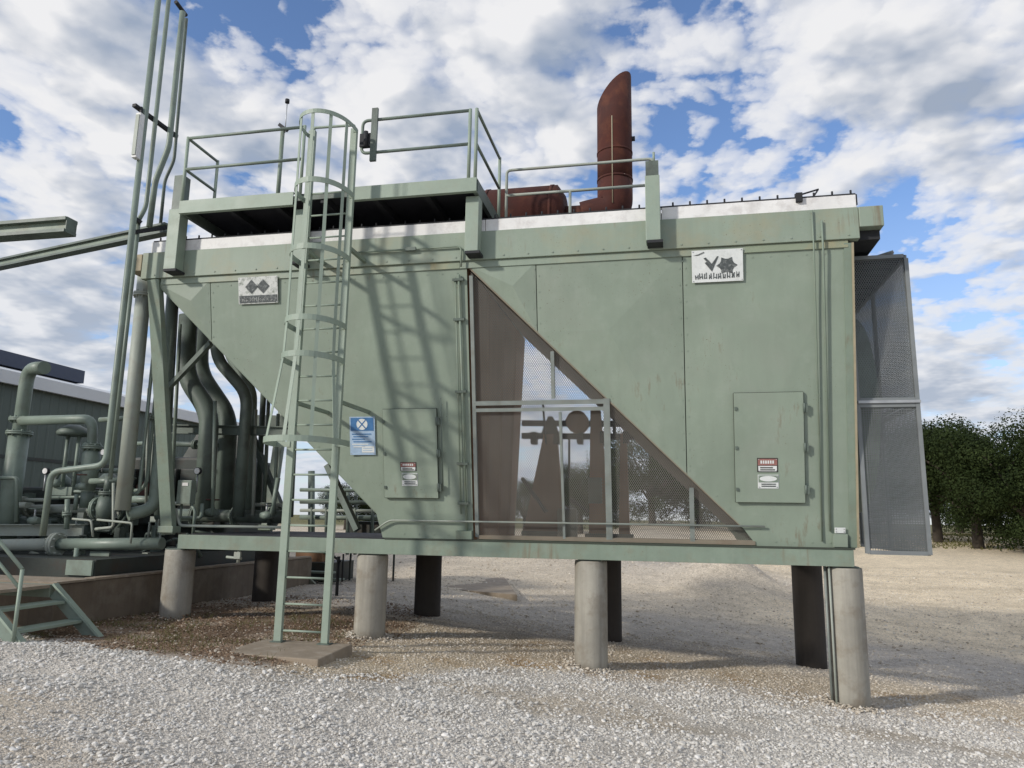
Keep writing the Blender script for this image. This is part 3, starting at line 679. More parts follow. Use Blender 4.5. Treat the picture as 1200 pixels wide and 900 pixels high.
for k, x in enumerate((-7.45, -4.27, -1.07, 2.19)):
    p_ = pier(x, 10.52, 1.085, .225, pl_[k])
    if k == 3:
        mk('conduit', MB().tube([(x - .245, 10.42, 1.1), (x - .245, 10.42, gz(x, 10.4) - .05)], .018, 8), 'galv_dull', p_)
        mk('conduit', MB().tube([(x - .205, 10.36, 1.1), (x - .205, 10.36, gz(x, 10.4) - .05)], .014, 8), 'pipe_pale', p_)
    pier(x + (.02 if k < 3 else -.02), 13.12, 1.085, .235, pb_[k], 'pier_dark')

# ------------------------------------------------------------------ exhaust on the roof
t = thing('exhaust_silencer', 'rust red horizontal exhaust drum lying behind the roof rail', 'silencer', (-2.9, 11.8, 5.75))
mk('drum', MB().tube([(-4.4, 11.8, 6.62), (-4.25, 11.8, 6.62), (-1.72, 11.8, 6.62), (-1.60, 11.8, 6.62)], [.30, .60, .60, .42], 28), 'rust', t)
for x in (-3.9, -2.2): mk('saddle', MB().box(x - .08, x + .08, 11.4, 12.2, 5.752, 6.15), 'rust', t)
for x in (-4.1, -2.9, -1.8): mk('band', MB().disc((x, 11.8, 6.62), (1, 0, 0), .612, .05, 28), 'rust', t)
mk('outlet_pipe', MB().tube([(-1.6, 11.8, 6.62), (-1.15, 11.8, 6.62)], .24, 18), 'rust', t)
t = thing('exhaust_stack', 'tall rust red exhaust stack with slanted open top', 'exhaust stack', (-.78, 11.8, 5.75))
mb = MB(); n = 32; cx, r = -.775, .295
zr = [7.24, 7.7, 8.2]
for z in zr:
    for j in range(n):
        a = 2 * math.pi * j / n; mb.v.append(Vector((cx + r * math.cos(a), 11.8 + r * math.sin(a), z)))
for j in range(n):
    a = 2 * math.pi * j / n
    mb.v.append(Vector((cx + r * math.cos(a), 11.8 + r * math.sin(a), 8.87 + .30 * math.cos(a) - .10 * math.sin(a))))
for k in range(3):
    for j in range(n): mb.f.append((k * n + j, k * n + (j + 1) % n, (k + 1) * n + (j + 1) % n, (k + 1) * n + j)); mb.sm.append(True)
ob = mk('shaft', mb, 'rust', t); s_ = ob.modifiers.new('wall', 'SOLIDIFY'); s_.thickness = .012; s_.offset = -1
mk('elbow', MB().tube([(-1.30, 11.8, 6.62), (-1.22, 11.8, 6.64), (-.775, 11.8, 6.72), (-.775, 11.8, 7.25)], r, 28, bend=.36, steps=8), 'rust', t)
for z in (7.26, 7.75): mk('band', MB().disc((cx, 11.8, z), (0, 0, 1), r + .008, .035, 32), 'rust', t)
mk('seam_strip', MB().tube([(cx - .02, 11.8 - r - .005, 6.75), (cx - .02, 11.8 - r - .005, 8.3)], .009, 6), 'tan', t)
mk('lug', MB().box(cx + r - .002, cx + r + .05, 11.77, 11.83, 7.98, 8.04), 'dark', t)
mk('support_leg', MB().box(cx - .1, cx + .1, 11.7, 11.9, 5.752, 6.5), 'rust', t)
mk('flap_arm', MB().bar((-1.25, 11.45, 6.08), (-.9, 11.46, 6.5), .04, .04), 'rust', t)

# ------------------------------------------------------------------ platform with handrails
PX0, PX1, PY0, PY1, PZ0, PZ1 = -7.12, -2.50, 9.25, 10.80, 6.07, 6.27
GAP0, GAP1 = -5.25, -4.33                       # the ladder comes up through a gap in the front channel
RZ1, RZ2 = 7.30, 6.79
plat = thing('service_platform', 'green railed service platform along the top left of the cooler', 'platform', (-4.7, 9.8, 5.99))
for xa, xb in ((PX0, GAP0), (GAP1, PX1)):
    mk('front_channel', MB().chan(xa, xb, PY0, PY0 + .07, PZ0, PZ1, .012), 'ladder', plat, bevel=.003)
mk('gap_beam', MB().box(GAP0 + .002, GAP1 - .002, PY0 + .05, PY0 + .069, PZ0 + .08, PZ1 - .02), 'pipe_dark', plat)
for x in (PX0, PX1 - .06): mk('end_channel', MB().box(x, x + .06, PY0 + .071, PY1, PZ0, PZ1), 'pipe_dark', plat)
mk('rear_channel', MB().box(PX0 + .061, PX1 - .061, PY1 - .06, PY1, PZ0, PZ1 - .02), 'pipe_dark', plat)
mk('deck', MB().box(PX0 + .062, PX1 - .062, PY0 + .072, PY1 - .062, 6.21, 6.235), 'grating', plat)  # shade of the underside put into the near-black colour
for i in range(1, 6):
    x = PX0 + i * (PX1 - PX0) / 6; mk('joist', MB().box(x - .04, x + .04, PY0 + .073, PY1 - .063, 6.10, 6.209), 'dark', plat)  # joists carry the underside shade in their colour too
def rail(name, pts, r=.023, bend=0.0, m='pipe'): return mk(name, MB().tube(pts, r, 10, bend), m, plat)
for z in (RZ1, RZ2):
    nm = 'handrail' if z == RZ1 else 'mid_rail'
    rail(nm, [(PX0 + .02, PY0 + .03, z), (-5.16, PY0 + .03, z)])
    rail(nm, [(PX0 + .02, PY0 + .05, z), (PX0 + .02, 10.05, z)], m='pipe')
    rail(nm, [(PX1 - .03, PY0 + .05, z), (PX1 - .03, 10.75, z)], m='pipe')
rail('handrail', [(-2.64, PY0 + .03, RZ1), (-4.24, PY0 + .03, RZ1), (-4.24, PY0 + .03, RZ2), (-2.64, PY0 + .03, RZ2)], bend=.09)
for x, y, zt in ((PX0 + .02, PY0 + .03, RZ1 + .02), (PX0 + .02, 10.05, RZ1 + .02), (-2.625, PY0 + .03, RZ1 + .02), (PX1 - .03, PY0 + .03, RZ1 + .02), (PX1 - .03, 10.75, RZ1 + .02), (-5.16, PY0 + .03, RZ1 + .02)):
    rail('rail_post', [(x, y, 6.236), (x, y, zt)], .025, m='ladder')
mk('gate_plate', MB().box(-4.08, -3.99, 9.21, 9.25, 6.63, 7.45), 'pipe_dark', plat)
mk('gate_hinge', MB().box(-4.26, -4.09, 9.24, 9.31, 6.88, 7.08).tube([(-4.16, 9.23, 6.86), (-4.16, 9.23, 7.10)], .033, 8), 'dark', plat)
# rail that goes on to the right over the bundle
ya = 10.76
p0, p1 = P(594, 200, ya), P(764, 186, ya); zr = (p0.z + p1.z) / 2; zm = (P(600, 228, ya).z + P(757, 218, ya).z) / 2
rail('handrail', [(p0.x, ya, 5.76), (p0.x, ya, zr), (p1.x, ya, zr), (p1.x + .06, ya, zr - .12), (p1.x + .06, ya, 5.76)], .023, .07, 'pipe_pale')
rail('mid_rail', [(p0.x, ya, zm), (p1.x + .04, ya, zm)], .023, m='pipe_pale')
rail('rail_post', [(P(668, 240, ya).x, ya, 5.76), (P(668, 240, ya).x, ya, zm)], .023, m='pipe_pale')
for x0, x1, zt in ((-7.40, -7.20, 6.22), (-5.30, -5.13, 6.06), (-2.69, -2.50, 6.065), (-.22, -.03, 6.17)):
    b_ = mk('hanger_bracket', MB().box(x0, x1, 9.40, 9.598, 5.26, zt), 'ladder', plat, bevel=.006)
    mk('bracket_foot', MB().box(x0 + .015, x1 + .03, 9.38, 9.597, 5.22, 5.258), 'dark', b_)
mk('bracket_cap', MB().box(-.21, -.04, 9.405, 9.597, 6.172, 6.38), 'pipe_dark', plat)
mk('bracket_cap', MB().box(-7.38, -7.22, 9.42, 9.59, 6.222, 6.78), 'pipe_dark', plat)
mk('bracket_stub', MB().tube([(-.10, 9.45, 6.381), (-.10, 9.45, 6.52)], .016, 8), 'ladder', plat)

# aerial behind the platform
t = thing('aerial_mast', 'thin mast with two small sensor heads behind the platform rail left of the ladder', 'mast', (-5.5, 9.7, 6.1))
ym = 9.8
b0 = P(326, 224, ym); b1 = P(335, 152, ym)
mk('pole', MB().tube([(b0.x, ym, 6.236), (b0.x, ym, b1.z)], .033, 10), 'green', t)
mk('rod', MB().tube([(b0.x + .04, ym, b1.z - .05), (b0.x + .04, ym, b1.z + .5)], .008, 6), 'galv', t)
mk('sensor_head', MB().tube([(b0.x + .04, ym, b1.z + .46), (b0.x + .04, ym, b1.z + .52)], .035, 8).bar((b0.x - .07, ym, b1.z + .1), (b0.x + .08, ym, b1.z - .02), .04, .05), 'dark', t)

# ------------------------------------------------------------------ caged ladder
lad = thing('caged_ladder', 'tall pale green fixed ladder with round safety cage', 'ladder', (-4.56, 9.0, .075))
LXL, LXR, LY = -4.875, -4.235, 9.0
mk('side_rail', MB().box(LXL - .05, LXL + .05, LY - .03, LY + .03, .073, 7.05), 'ladder', lad, bevel=.004)
mk('side_rail', MB().box(LXR - .045, LXR + .045, LY - .03, LY + .03, .073, 7.02), 'ladder', lad, bevel=.004)
z = .20
while z < 6.4:
    mk('rung', MB().tube([(LXL + .051, LY, z), (LXR - .046, LY, z)], .0135, 8), 'ladder', lad); z += .327
for x in (LXL, LXR): mk('foot_plate', MB().box(x - .08, x + .08, LY - .07, LY + .07, .062, .072), 'pipe_dark', lad)
hoops = [(6.98, .38, .60), (6.00, .38, .60), (5.08, .38, .60), (4.13, .38, .60), (3.65, .39, .62), (2.56, .52, .78)]
HX = -4.56
def hp(k, a):
    z, w, d = hoops[k]; return Vector((HX + w * math.cos(a), LY - .02 - d * math.sin(a) ** .8 if math.sin(a) > 0 else LY - .02, z))
for k in range(6):
    mb = MB(); n = 22; ps = [hp(k, math.pi * j / n) for j in range(n + 1)]
    ps[0].x = max(LXR + .045, ps[0].x); 
    hh = .075 if k else .06
    for j in range(n):
        a, b = ps[j], ps[j + 1]; c = Vector((HX, LY - .1, a.z))
        ia = (c - a).normalized() * .008; ib = (c - b).normalized() * .008; u = Vector((0, 0, hh / 2))
        mb.add([a - u, b - u, b + u, a + u, a + ia - u, b + ib - u, b + ib + u, a + ia + u], [(0, 1, 2, 3), (7, 6, 5, 4), (3, 2, 6, 7), (4, 5, 1, 0)])
    for e, xr in ((ps[0], LXR), (ps[-1], LXL)): mb.bar((xr, LY - .035, e.z), (e.x, LY - .025, e.z), .012, hh)
    mk('cage_hoop', mb, 'ladder', lad)
for a in (.12, .30, .5, .70, .88):
    mb = MB(); aa = a * math.pi
    for k in range(5):
        p0, p1 = hp(k, aa), hp(k + 1, aa); inw = Vector((HX, LY - .1, 0)) - Vector((p0.x, p0.y, 0)); inw.normalize()
        mb.bar(p0 + inw * .014, p1 + inw * .014, .008, .045, inw.cross(p1 - p0))
    mk('cage_strap', mb, 'ladder', lad)
for z in (5.25, ):
    for x in (LXL, LXR): mk('standoff', MB().box(x - .03, x + .02, LY + .031, 9.595, z, z + .05), 'green', lad)
for z in (3.1,):
    for x in (LXL, LXR): mk('standoff', MB().box(x - .02, x + .02, LY + .031, fy(z) - .015, z, z + .05), 'green', lad)
mk('grab_bar', MB().tube([(LXL + .02, LY, 7.051), (LXL + .02, LY, 7.10), (LXR, LY, 7.08), (LXR, LY, 7.0)], .02, 8, .05), 'ladder', lad)
mk('concrete_pad', MB().hexa([(-5.16, 8.14, -.25), (-3.84, 8.02, -.25), (-3.90, 9.14, -.25), (-5.16, 9.18, -.25), (-5.14, 8.16, .06), (-3.86, 8.06, .06), (-3.92, 9.12, .06), (-5.14, 9.16, .06)]), 'pad', bevel=.012,
   label='low dusty slab under the foot of the ladder', cat='slab')

# ------------------------------------------------------------------ signs
def sign(name, label, x0, x1, z0, z1, m='sign_white', th=.006):
    o = mk(name, MB().plate([FP(x0, z0, .045), FP(x1, z0, .045), FP(x1, z1, .045), FP(x0, z1, .045)], NF, th), m, label=label, cat='sign', origin=FP((x0 + x1) / 2, z0, .045), bevel=.002)
    mb = MB()
    for x in (x0 + .018, x1 - .018):
        for z in (z0 + .018, z1 - .018): mb.disc(FP(x, z, .053), NF, .007, .006, 8)
    mk('screw', mb, 'galv', o)
    return o
def ink(o, name, poly, m, out=.054):
    return mk(name, MB().plate([FP(x, z, out) for x, z in poly], NF, .0015), m, o)
def rect(a, b, c, d): return [(a, c), (b, c), (b, d), (a, d)]
def letter(o, x, z, h, w, strokes, m):
    """strokes on a 0-1 grid"""
    mb = MB()
    for (a, b, c, d) in strokes:
        p, q = FP(x + a * w, z + b * h, .0545), FP(x + c * w, z + d * h, .0545)
        mb.bar(p, q, h * .16, .002, NF.cross(q - p).cross(q - p) if False else NF)
    return mk('lettering', mb, m, o)
# white plate at top right: a V mark, a leafy blot and a worn row of letters
s1 = sign('name_plate', 'bright white name plate with V mark at the top right of the cooler', .365, 1.015, 4.75, 5.165)
ink(s1, 'logo_mark', [(.53, 5.00), (.585, 5.03), (.62, 4.96), (.655, 5.03), (.70, 5.06), (.62, 4.885)], 'ink')
ink(s1, 'logo_mark', [(.515, 5.06), (.545, 5.07), (.62, 4.985), (.69, 5.08), (.71, 5.075), (.625, 4.955), (.61, 4.955)], 'ink', .0535)
pts = []
for j in range(18):
    a = 2 * math.pi * j / 18; rr_ = .105 * (1.15 if j % 3 == 0 else .82); pts.append((.81 + rr_ * 1.12 * math.cos(a), 4.955 + rr_ * math.sin(a)))
ink(s1, 'logo_mark', pts, 'ink')
ink(s1, 'logo_mark', [(.38, 5.10), (.45, 5.115), (.52, 5.145), (.53, 5.13), (.45, 5.10)], 'ink')
rs = random.Random(12)
def worn(k): return [(x0_, 0, x0_ + rs.uniform(-.15, .15), rs.uniform(.7, 1.05)) for x0_ in (rs.uniform(0, .25), rs.uniform(.7, 1))] + [(rs.uniform(0, .3), rs.uniform(0, .4), rs.uniform(.6, 1), rs.uniform(.1, .9))]
for k in range(10): letter(s1, .405 + k * .058, 4.79 + rs.uniform(-.004, .008), .075, .042, worn(k), 'ink')
# peeled plate at top left: two diamonds over a worn row of letters
s2 = sign('name_plate', 'peeling white name plate with two dark diamonds left of the ladder', -6.265, -5.62, 4.75, 5.145, 'sign_worn')
for cx_ in (-6.045, -5.855):
    ink(s2, 'logo_mark', [(cx_ - .105, 5.0), (cx_, 4.895), (cx_ + .105, 5.0), (cx_, 5.105)], 'ink')
ink(s2, 'lettering_band', rect(-6.25, -5.63, 4.765, 4.872), 'ink')
for k in range(8): letter(s2, -6.21 + k * .066, 4.785, .065, .045, worn(k), 'sign_worn')
# blue sign right of the ladder
s3 = sign('notice_sign', 'blue and white notice sign on the hopper right of the ladder', -4.525, -4.135, 2.525, 3.07, 'blue_pale')
s3.location += NF * .016
ink(s3, 'blue_field', rect(-4.505, -4.155, 2.87, 3.055), 'blue')
def ell(cx, cz, a, b, n=18): return [(cx + a * math.cos(2 * math.pi * i / n), cz + b * math.sin(2 * math.pi * i / n)) for i in range(n)]
ink(s3, 'emblem', ell(-4.33, 2.962, .085, .08), 'sign_white', .0555)
mb = MB(); mb.bar(FP(-4.385, 2.905, .058), FP(-4.275, 3.02, .058), .016, .002, NF); mb.bar(FP(-4.385, 3.02, .0605), FP(-4.275, 2.905, .0605), .016, .002, NF)
mk('emblem_cross', mb, 'blue', s3)
for k in range(6):
    ink(s3, 'text_line', rect(-4.49 + .02 * (k % 2), -4.19 - .05 * (k % 3), 2.815 - k * .036, 2.829 - k * .036), 'blue' if k < 4 else 'sign_white')
ink(s3, 'text_box', rect(-4.34, -4.15, 2.56, 2.65), 'sign_white')
for k in range(2): ink(s3, 'text_line', rect(-4.325, -4.18, 2.585 + k * .03, 2.594 + k * .03), 'blue_pale', .0555)
# warning stickers on the two doors
def danger(label, x0, x1, z0, z1):
    s = sign('warning_sign', label, x0, x1, z0, z1, 'black')
    s.location += NF * .036
    w, h = x1 - x0, z1 - z0
    ink(s, 'red_panel', rect(x0 + .03 * w, x1 - .03 * w, z0 + .48 * h, z1 - .06 * h), 'red')
    ink(s, 'white_panel', rect(x0 + .05 * w, x1 - .05 * w, z0 + .06 * h, z0 + .44 * h), 'sign_white')
    for k in range(6): ink(s, 'lettering', rect(x0 + (.16 + k * .115) * w, x0 + (.235 + k * .115) * w, z0 + .60 * h, z0 + .82 * h), 'sign_white', .0555)
    for k in range(2): ink(s, 'text_line', rect(x0 + .14 * w, x1 - (.14 + .1 * k) * w, z0 + (.12 + .15 * k) * h, z0 + (.2 + .15 * k) * h), 'black', .0555)
def notice(label, x0, x1, z0, z1):
    s = sign('sticker', label, x0, x1, z0, z1, 'sign_white')
    s.location += NF * .036
    w, h = x1 - x0, z1 - z0
    ink(s, 'green_field', rect(x0 + .03 * w, x1 - .03 * w, z0 + .46 * h, z1 - .04 * h), 'green')
    ink(s, 'emblem', ell((x0 + x1) / 2, z0 + .72 * h, .42 * w, .2 * h, 20), 'sign_white', .0555)
    for k in range(2): ink(s, 'text_line', rect(x0 + .16 * w, x1 - .14 * w, z0 + (.14 + .15 * k) * h, z0 + (.21 + .15 * k) * h), 'ink', .0555)
danger('faded red and black warning sign on the left access door', -3.755, -3.515, 2.30, 2.425)
notice('white oval sticker below the warning sign on the left access door', -3.735, -3.50, 2.09, 2.27)
danger('red and black warning sign on the right access door', 1.135, 1.39, 2.30, 2.48)
notice('white oval sticker below the warning sign on the right access door', 1.14, 1.395, 2.09, 2.265)
s4 = sign('sticker', 'small blank white sticker low at the right corner of the cooler', 2.07, 2.20, 1.53, 1.60, 'sign_white')

# ------------------------------------------------------------------ left: vent stacks
def pipe(label, pts, r, m='pipe', bend=.12, flanges=(), n=14, name='pipe', group=None, cat='pipe'):
    pts = [Vector(p) for p in pts]
    lo = min(pts, key=lambda p: p.z)
    o = mk(name, MB().tube(pts, r, n, bend), m, origin=lo, label=label, cat=cat, group=group)
    for i, t, rr_ in flanges:
        a, b = pts[i], pts[i + 1]; mk('flange', MB().flange(a.lerp(b, t), b - a, rr_), m, o)
    return o
def up(px, py, Y, pyt):
    """top of a plumb pipe standing at px,py"""
    b = P(px, py, Y); t = b.copy()
    lo, hi = b.z, b.z + 15
    for _ in range(40):
        mid = (lo + hi) / 2; v = Vector((b.x, b.y, mid - H)); c = Vector((_X.x * v.x + _Y.x * v.y + _Z.x * v.z, _X.y * v.x + _Y.y * v.y + _Z.y * v.z, _X.z * v.x + _Y.z * v.y + _Z.z * v.z))
        if 450 + FPX * c.y / c.z > pyt: lo = mid
        else: hi = mid
    t.z = lo; return t
G = 'vent pipes standing left of the cooler'
a = P(124, 545, 9.3)
pipe('tallest grey green vent pipe, leftmost of the four, bending out low over the skid', [up(124, 545, 9.3, -70), a, P(60, 553, 9.3), P(50, 628, 9.3)], .046, bend=.16, group=G)
b = P(171, 243, 9.5)
pipe('second vent pipe from the left, joining the first below the lamp', [(b.x, 9.5, up(171, 243, 9.5, -40).z), b, P(160, 262, 9.42)], .034, bend=.10, group=G)
pipe('thin riser clinging to the right of the tallest vent pipe', [up(129, 562, 9.45, 262), P(129, 562, 9.45)], .030, group=G)
pipe('rusty vent pipe with an offset kink, third from the left', [P(214, 14, 9.75), P(198, 172, 9.75), P(182, 212, 9.75), P(175, 266, 9.75)], .046, 'pipe', .12, group=G)
pipe('thinnest vent pipe, rightmost of the four', [P(218.5, 22, 9.95), P(204, 188, 9.95), P(193, 212, 9.95), P(188, 264, 9.95)], .026, 'pipe_dark', .1, group=G)
t = thing('pipe_bracket', 'dark steel angle tying the vent pipes together', 'bracket', P(157, 123, 9.1))
mk('angle', MB().bar(P(157, 123, 9.15), P(207, 160, 10.05), .07, .05), 'dark', t)
mk('cap_bar', MB().tube([P(206, 2, 9.68), P(218, 18, 9.98)], .035, 8), 'dark', thing('vent_crosspiece', 'dark capped crosspiece over the tops of the two right vent pipes', 'pipe fitting', P(206, 2, 9.68)))
t = thing('lamp_fixture', 'slim white lamp fixture beside the tallest vent pipe', 'lamp', P(158, 185, 9.2))
q0, q1 = P(159, 186, 9.22), P(162, 134, 9.22)
mk('housing', MB().box(q0.x - .045, q0.x + .045, 9.17, 9.27, q0.z, q1.z), 'white', t, bevel=.01)
mk('cover', MB().box(q0.x - .03, q0.x + .03, 9.155, 9.169, q0.z + .04, q1.z - .04), 'pipe_pale', t)
mk('arm', MB().bar((q0.x, 9.22, q1.z + .001), (q0.x, 9.22, q1.z + .12), .03, .03), 'dark', t)
t = thing('pipe_clamp', 'dark clamp bar holding the lower ends of the vent pipes to the header', 'clamp', P(165, 270, 9.6))
mk('bar', MB().bar(P(158, 272, 9.4), P(200, 266, 9.9), .05, .06).bar(P(158, 257, 9.38), P(165, 262, 9.45), .12, .05), 'dark', t)
# overhead beams
t = thing('overhead_beam', 'short green overhead I-beam with an open end, upper of the two at the left', 'beam', (-10, 9.0, 5.75), 'overhead beams at the left')
a0 = P(83, 265.5, 9.0)
mk('beam', MB().ibeam((-12.6, 9.0, a0.z), (a0.x, 9.0, a0.z), .24, .24, .05), 'pipe_dark', t)  # shade on the flanges put into the darker paint
mk('web_plate', MB().box(-12.5, a0.x - .02, 8.965, 8.974, a0.z - .069, a0.z + .069), 'green', t)
mk('end_plate', MB().box(a0.x, a0.x + .012, 8.90, 9.10, a0.z - .12, a0.z + .12), 'pipe_dark', t)
mk('post', MB().box(-12.6, -12.4, 8.9, 9.1, gz(-12.5, 9) - .1, a0.z - .121), 'green', t)
t = thing('overhead_beam', 'long green overhead I-beam running to the header, lower of the two at the left', 'beam', (-10, 10.2, 6.0), 'overhead beams at the left')
a0 = P(197, 268, 9.95); a1 = Vector((-12.6, 11.1, a0.z))
mk('beam', MB().ibeam(a1, a0, .16, .17, .035), 'pipe_dark', t)  # flanges darker than the web: their shade is in the colour
mk('web_plate', MB().bar(a1 + Vector((0, -.025, 0)), a0 + Vector((0, -.025, 0)), .012, .098), 'green', t)
mk('post', MB().box(-12.7, -12.5, 11.0, 11.2, gz(-12.6, 11.1) - .1, a0.z - .09), 'green', t)

# fat grey riser with its return bend
pipe('fat pale grey riser with rusty top flange beside the leaning end post', [P(170, 325, 10.2), P(143.5, 598, 10.2)], .115, 'pipe_pale', .1, [(0, .08, .15)], 20)
pipe('green return pipe hooking under the fat grey riser', [up(181, 560, 10.6, 330), P(181, 596, 10.6), P(150, 603, 10.3)], .10, 'pipe', .22, n=16)
pipe('thin green tube between the fat riser and the return pipe', [up(163, 575, 10.35, 385), P(163, 578, 10.35), P(152, 580, 10.35)], .028, 'pipe', .08)
pipe('thin stepped tube just left of the leaning end post', [up(172, 560, 10.5, 380), P(172, 565, 10.5), P(166, 574, 10.5), P(158, 575, 10.5)], .028, 'pipe', .06, [(0, .35, .05), (0, .6, .05)])
# tee and branch at far left
pipe('green riser with an open elbow on top at the far left', [P(8, 612, 11.5), up(8, 612, 11.5, 432) + Vector((.02, 0, 0)), P(52, 431, 11.3)], .12, 'pipe', .34, [(0, .66, .20)], 18)
pipe('fat lower sleeve of the far left riser', [P(5, 640, 11.5), up(5, 640, 11.5, 505)], .17, 'pipe', .1, [(0, .98, .22)], 18)
o = pipe('horizontal branch pipe bending down to a valve', [P(24, 493, 11.4), P(109, 491, 11.4), P(106, 562, 11.4)], .085, 'pipe', .2, [(1, .45, .15)], 16)
t = thing('control_valve', 'green control valve with a domed bonnet under the branch pipe', 'valve', P(105, 560, 11.4))
v0 = P(106, 545, 11.4)
mk('body', MB().tube([v0 + Vector((0, 0, -.45)), v0 + Vector((0, 0, -.1)), v0 + Vector((0, 0, .18)), v0 + Vector((0, 0, .3))], [.12, .15, .15, .10], 16), 'pipe', t)
mk('flange', MB().flange(v0 + Vector((0, 0, .31)), (0, 0, 1), .17), 'pipe', t)
mk('bonnet', MB().tube([v0 + Vector((0, 0, -.75)), v0 + Vector((0, 0, -.46))], .10, 14), 'pipe_dark', t)
t = thing('valve_actuator', 'dark round valve actuator hanging under the branch pipe', 'valve', P(86, 545, 11.7))
v0 = P(86, 507, 11.7)
mk('bonnet', MB().tube([v0 + Vector((0, 0, -.06)), v0 + Vector((0, 0, 0)), v0 + Vector((0, 0, .08)), v0 + Vector((0, 0, .14))], [.26, .28, .22, .10], 20), 'pipe_dark', t)
mk('stem', MB().tube([v0 + Vector((-.1, 0, -1.0)), v0 + Vector((-.1, 0, -.05))], .035, 8).tube([v0 + Vector((.14, 0, -1.0)), v0 + Vector((.14, 0, -.05))], .035, 8), 'pipe', t)
mk('yoke', MB().box(v0.x - .25, v0.x + .25, v0.y - .15, v0.y + .15, v0.z - 1.15, v0.z - 1.0), 'pipe', t)
# horizontals over the foundation
pipe('pale header pipe running along the front of the foundation', [P(-60, 640, 10.7), P(62, 638, 10.7)], .10, 'pipe_pale', n=16)
t = pipe('dark green continuation of the header pipe passing behind the left pier', [P(66, 638, 10.7), P(190, 637, 10.7)], .095, 'pipe', n=16)
mk('flange', MB().flange(P(66, 638, 10.7), (1, 0, 0), .19, .05), 'pipe_pale', t)
pipe('tan horizontal pipe in the middle of the skid', [P(28, 597, 11.9), P(117, 596, 11.9)], .085, 'pipe_pale', [(0, .95, .16)] and .1, [(0, .93, .16), (0, .06, .13)], 16)
pipe('upright pale drop pipe left of the tan pipe', [P(32, 592, 11.5), P(15, 592, 11.5), P(10, 632, 11.5)], .055, 'pipe_pale', .1)
for lb, pts, r, m_ in (
    ('thin upper tube of the close pair over the tan pipe', [P(58, 575, 11.6), P(122, 577, 11.6)], .03, 'pipe'),
    ('thin lower tube of the close pair over the tan pipe', [P(58, 583, 11.5), P(122, 582, 11.5)], .026, 'pipe'),
    ('short green tube meeting the foot of the thin riser', [P(106, 564, 11.2), P(140, 563, 11.2)], .05, 'pipe'),
    ('short tube at mid height left of the fat riser', [P(118, 552, 11.6), P(144, 551, 11.6)], .04, 'pipe'),
    ('green tube stub high behind the tallest vent pipe', [P(117, 492, 11.8), P(150, 490, 11.8)], .045, 'pipe'),
    ('small curved drain pipe under the header pipe', [P(26, 668, 10.9), P(44, 664, 10.9), P(45, 652, 10.9), P(36, 650, 10.9)], .06, 'pipe_pale'),
    ('green branch tube dropping beside the tan pipe', [P(90, 579, 11.3), P(88, 598, 11.3)], .035, 'pipe')):
    pipe(lb, pts, r, m_, .08)
t = thing('gate_valve', 'bolted gate valve at the right end of the tan pipe', 'valve', P(124, 612, 11.2))
v0 = P(124, 596, 11.2)
mk('body', MB().tube([v0 + Vector((0, 0, -.2)), v0, v0 + Vector((0, 0, .22))], [.13, .17, .12], 14), 'pipe_dark', t)
mk('bonnet', MB().flange(v0 + Vector((0, 0, .26)), (0, 0, 1), .14).tube([v0 + Vector((0, 0, .28)), v0 + Vector((0, 0, .55))], .07, 10), 'pipe_dark', t)
mk('flange', MB().flange(v0 + Vector((-.16, 0, 0)), (1, 0, 0), .19), 'pipe', t)
mk('lever', MB().tube([P(85, 608, 10.6), P(107, 610, 10.6), P(109, 629, 10.6)], .018, 8, .05), 'pipe_pale', thing('valve_lever', 'bent white lever pointing left beside the header pipe', 'lever', P(109, 629, 10.6)))
mk('lever', MB().tube([P(114, 609, 10.5), P(155, 613, 10.5), P(153, 637, 10.5)], .018, 8, .04), 'pipe_pale', thing('valve_lever', 'bent white lever left of the short left pier', 'lever', P(153, 637, 10.5)))
t = thing('skid_rail', 'pale green skid rail under the horizontal pipes', 'steel beam', P(40, 630, 11.2))
mk('beam', MB().ibeam(P(-50, 621, 11.2), P(98, 621, 11.2), .16, .20), 'pipe_pale', t)
mk('support', MB().box(P(94, 660, 10.9).x - .03, P(94, 660, 10.9).x + .03, 10.85, 10.95, .69, 1.12), 'pipe', t)
t = thing('pipe_support', 'upright green post carrying the header pipe over the foundation edge', 'post', P(88, 690, 10.55))
q0 = P(90, 642, 10.5); q1 = P(85, 700, 10.5)
mk('post', MB().tube([(q0.x, 10.5, q0.z), (q0.x, 10.5, .69)], .035, 10), 'ladder', t)
mk('gusset', MB().box(q0.x + .04, q0.x + .40, 10.75, 10.78, .691, 1.0), 'pipe', t)

# compressor package: oily machinery behind the pipes
comp = thing('compressor_package', 'dark oily compressor machinery behind the pipes at the left', 'compressor', (-11.0, 13.5, .66))
mk('skid_base', MB().box(-15.5, -8.42, 9.9, 15.8, .662, .93), 'engine', comp)
mk('skid_gusset', MB().box(-8.9, -8.45, 9.86, 9.898, .70, .92), 'pipe', comp)
mk('crankcase', MB().box(-12.8, -10.95, 12.5, 14.6, .952, 2.1), 'engine', comp, bevel=.06)
mk('engine_block', MB().box(-10.9, -8.5, 13.3, 15.0, .952, 2.75), 'engine', comp, bevel=.06)
mk('cooler_box', MB().hexa([(-10.1, 14.0, 2.755), (-8.7, 14.0, 2.755), (-8.7, 14.9, 2.755), (-10.1, 14.9, 2.755), (-9.8, 14.1, 3.4), (-8.9, 14.1, 3.4), (-8.9, 14.8, 3.4), (-9.8, 14.8, 3.4)]), 'engine', comp)
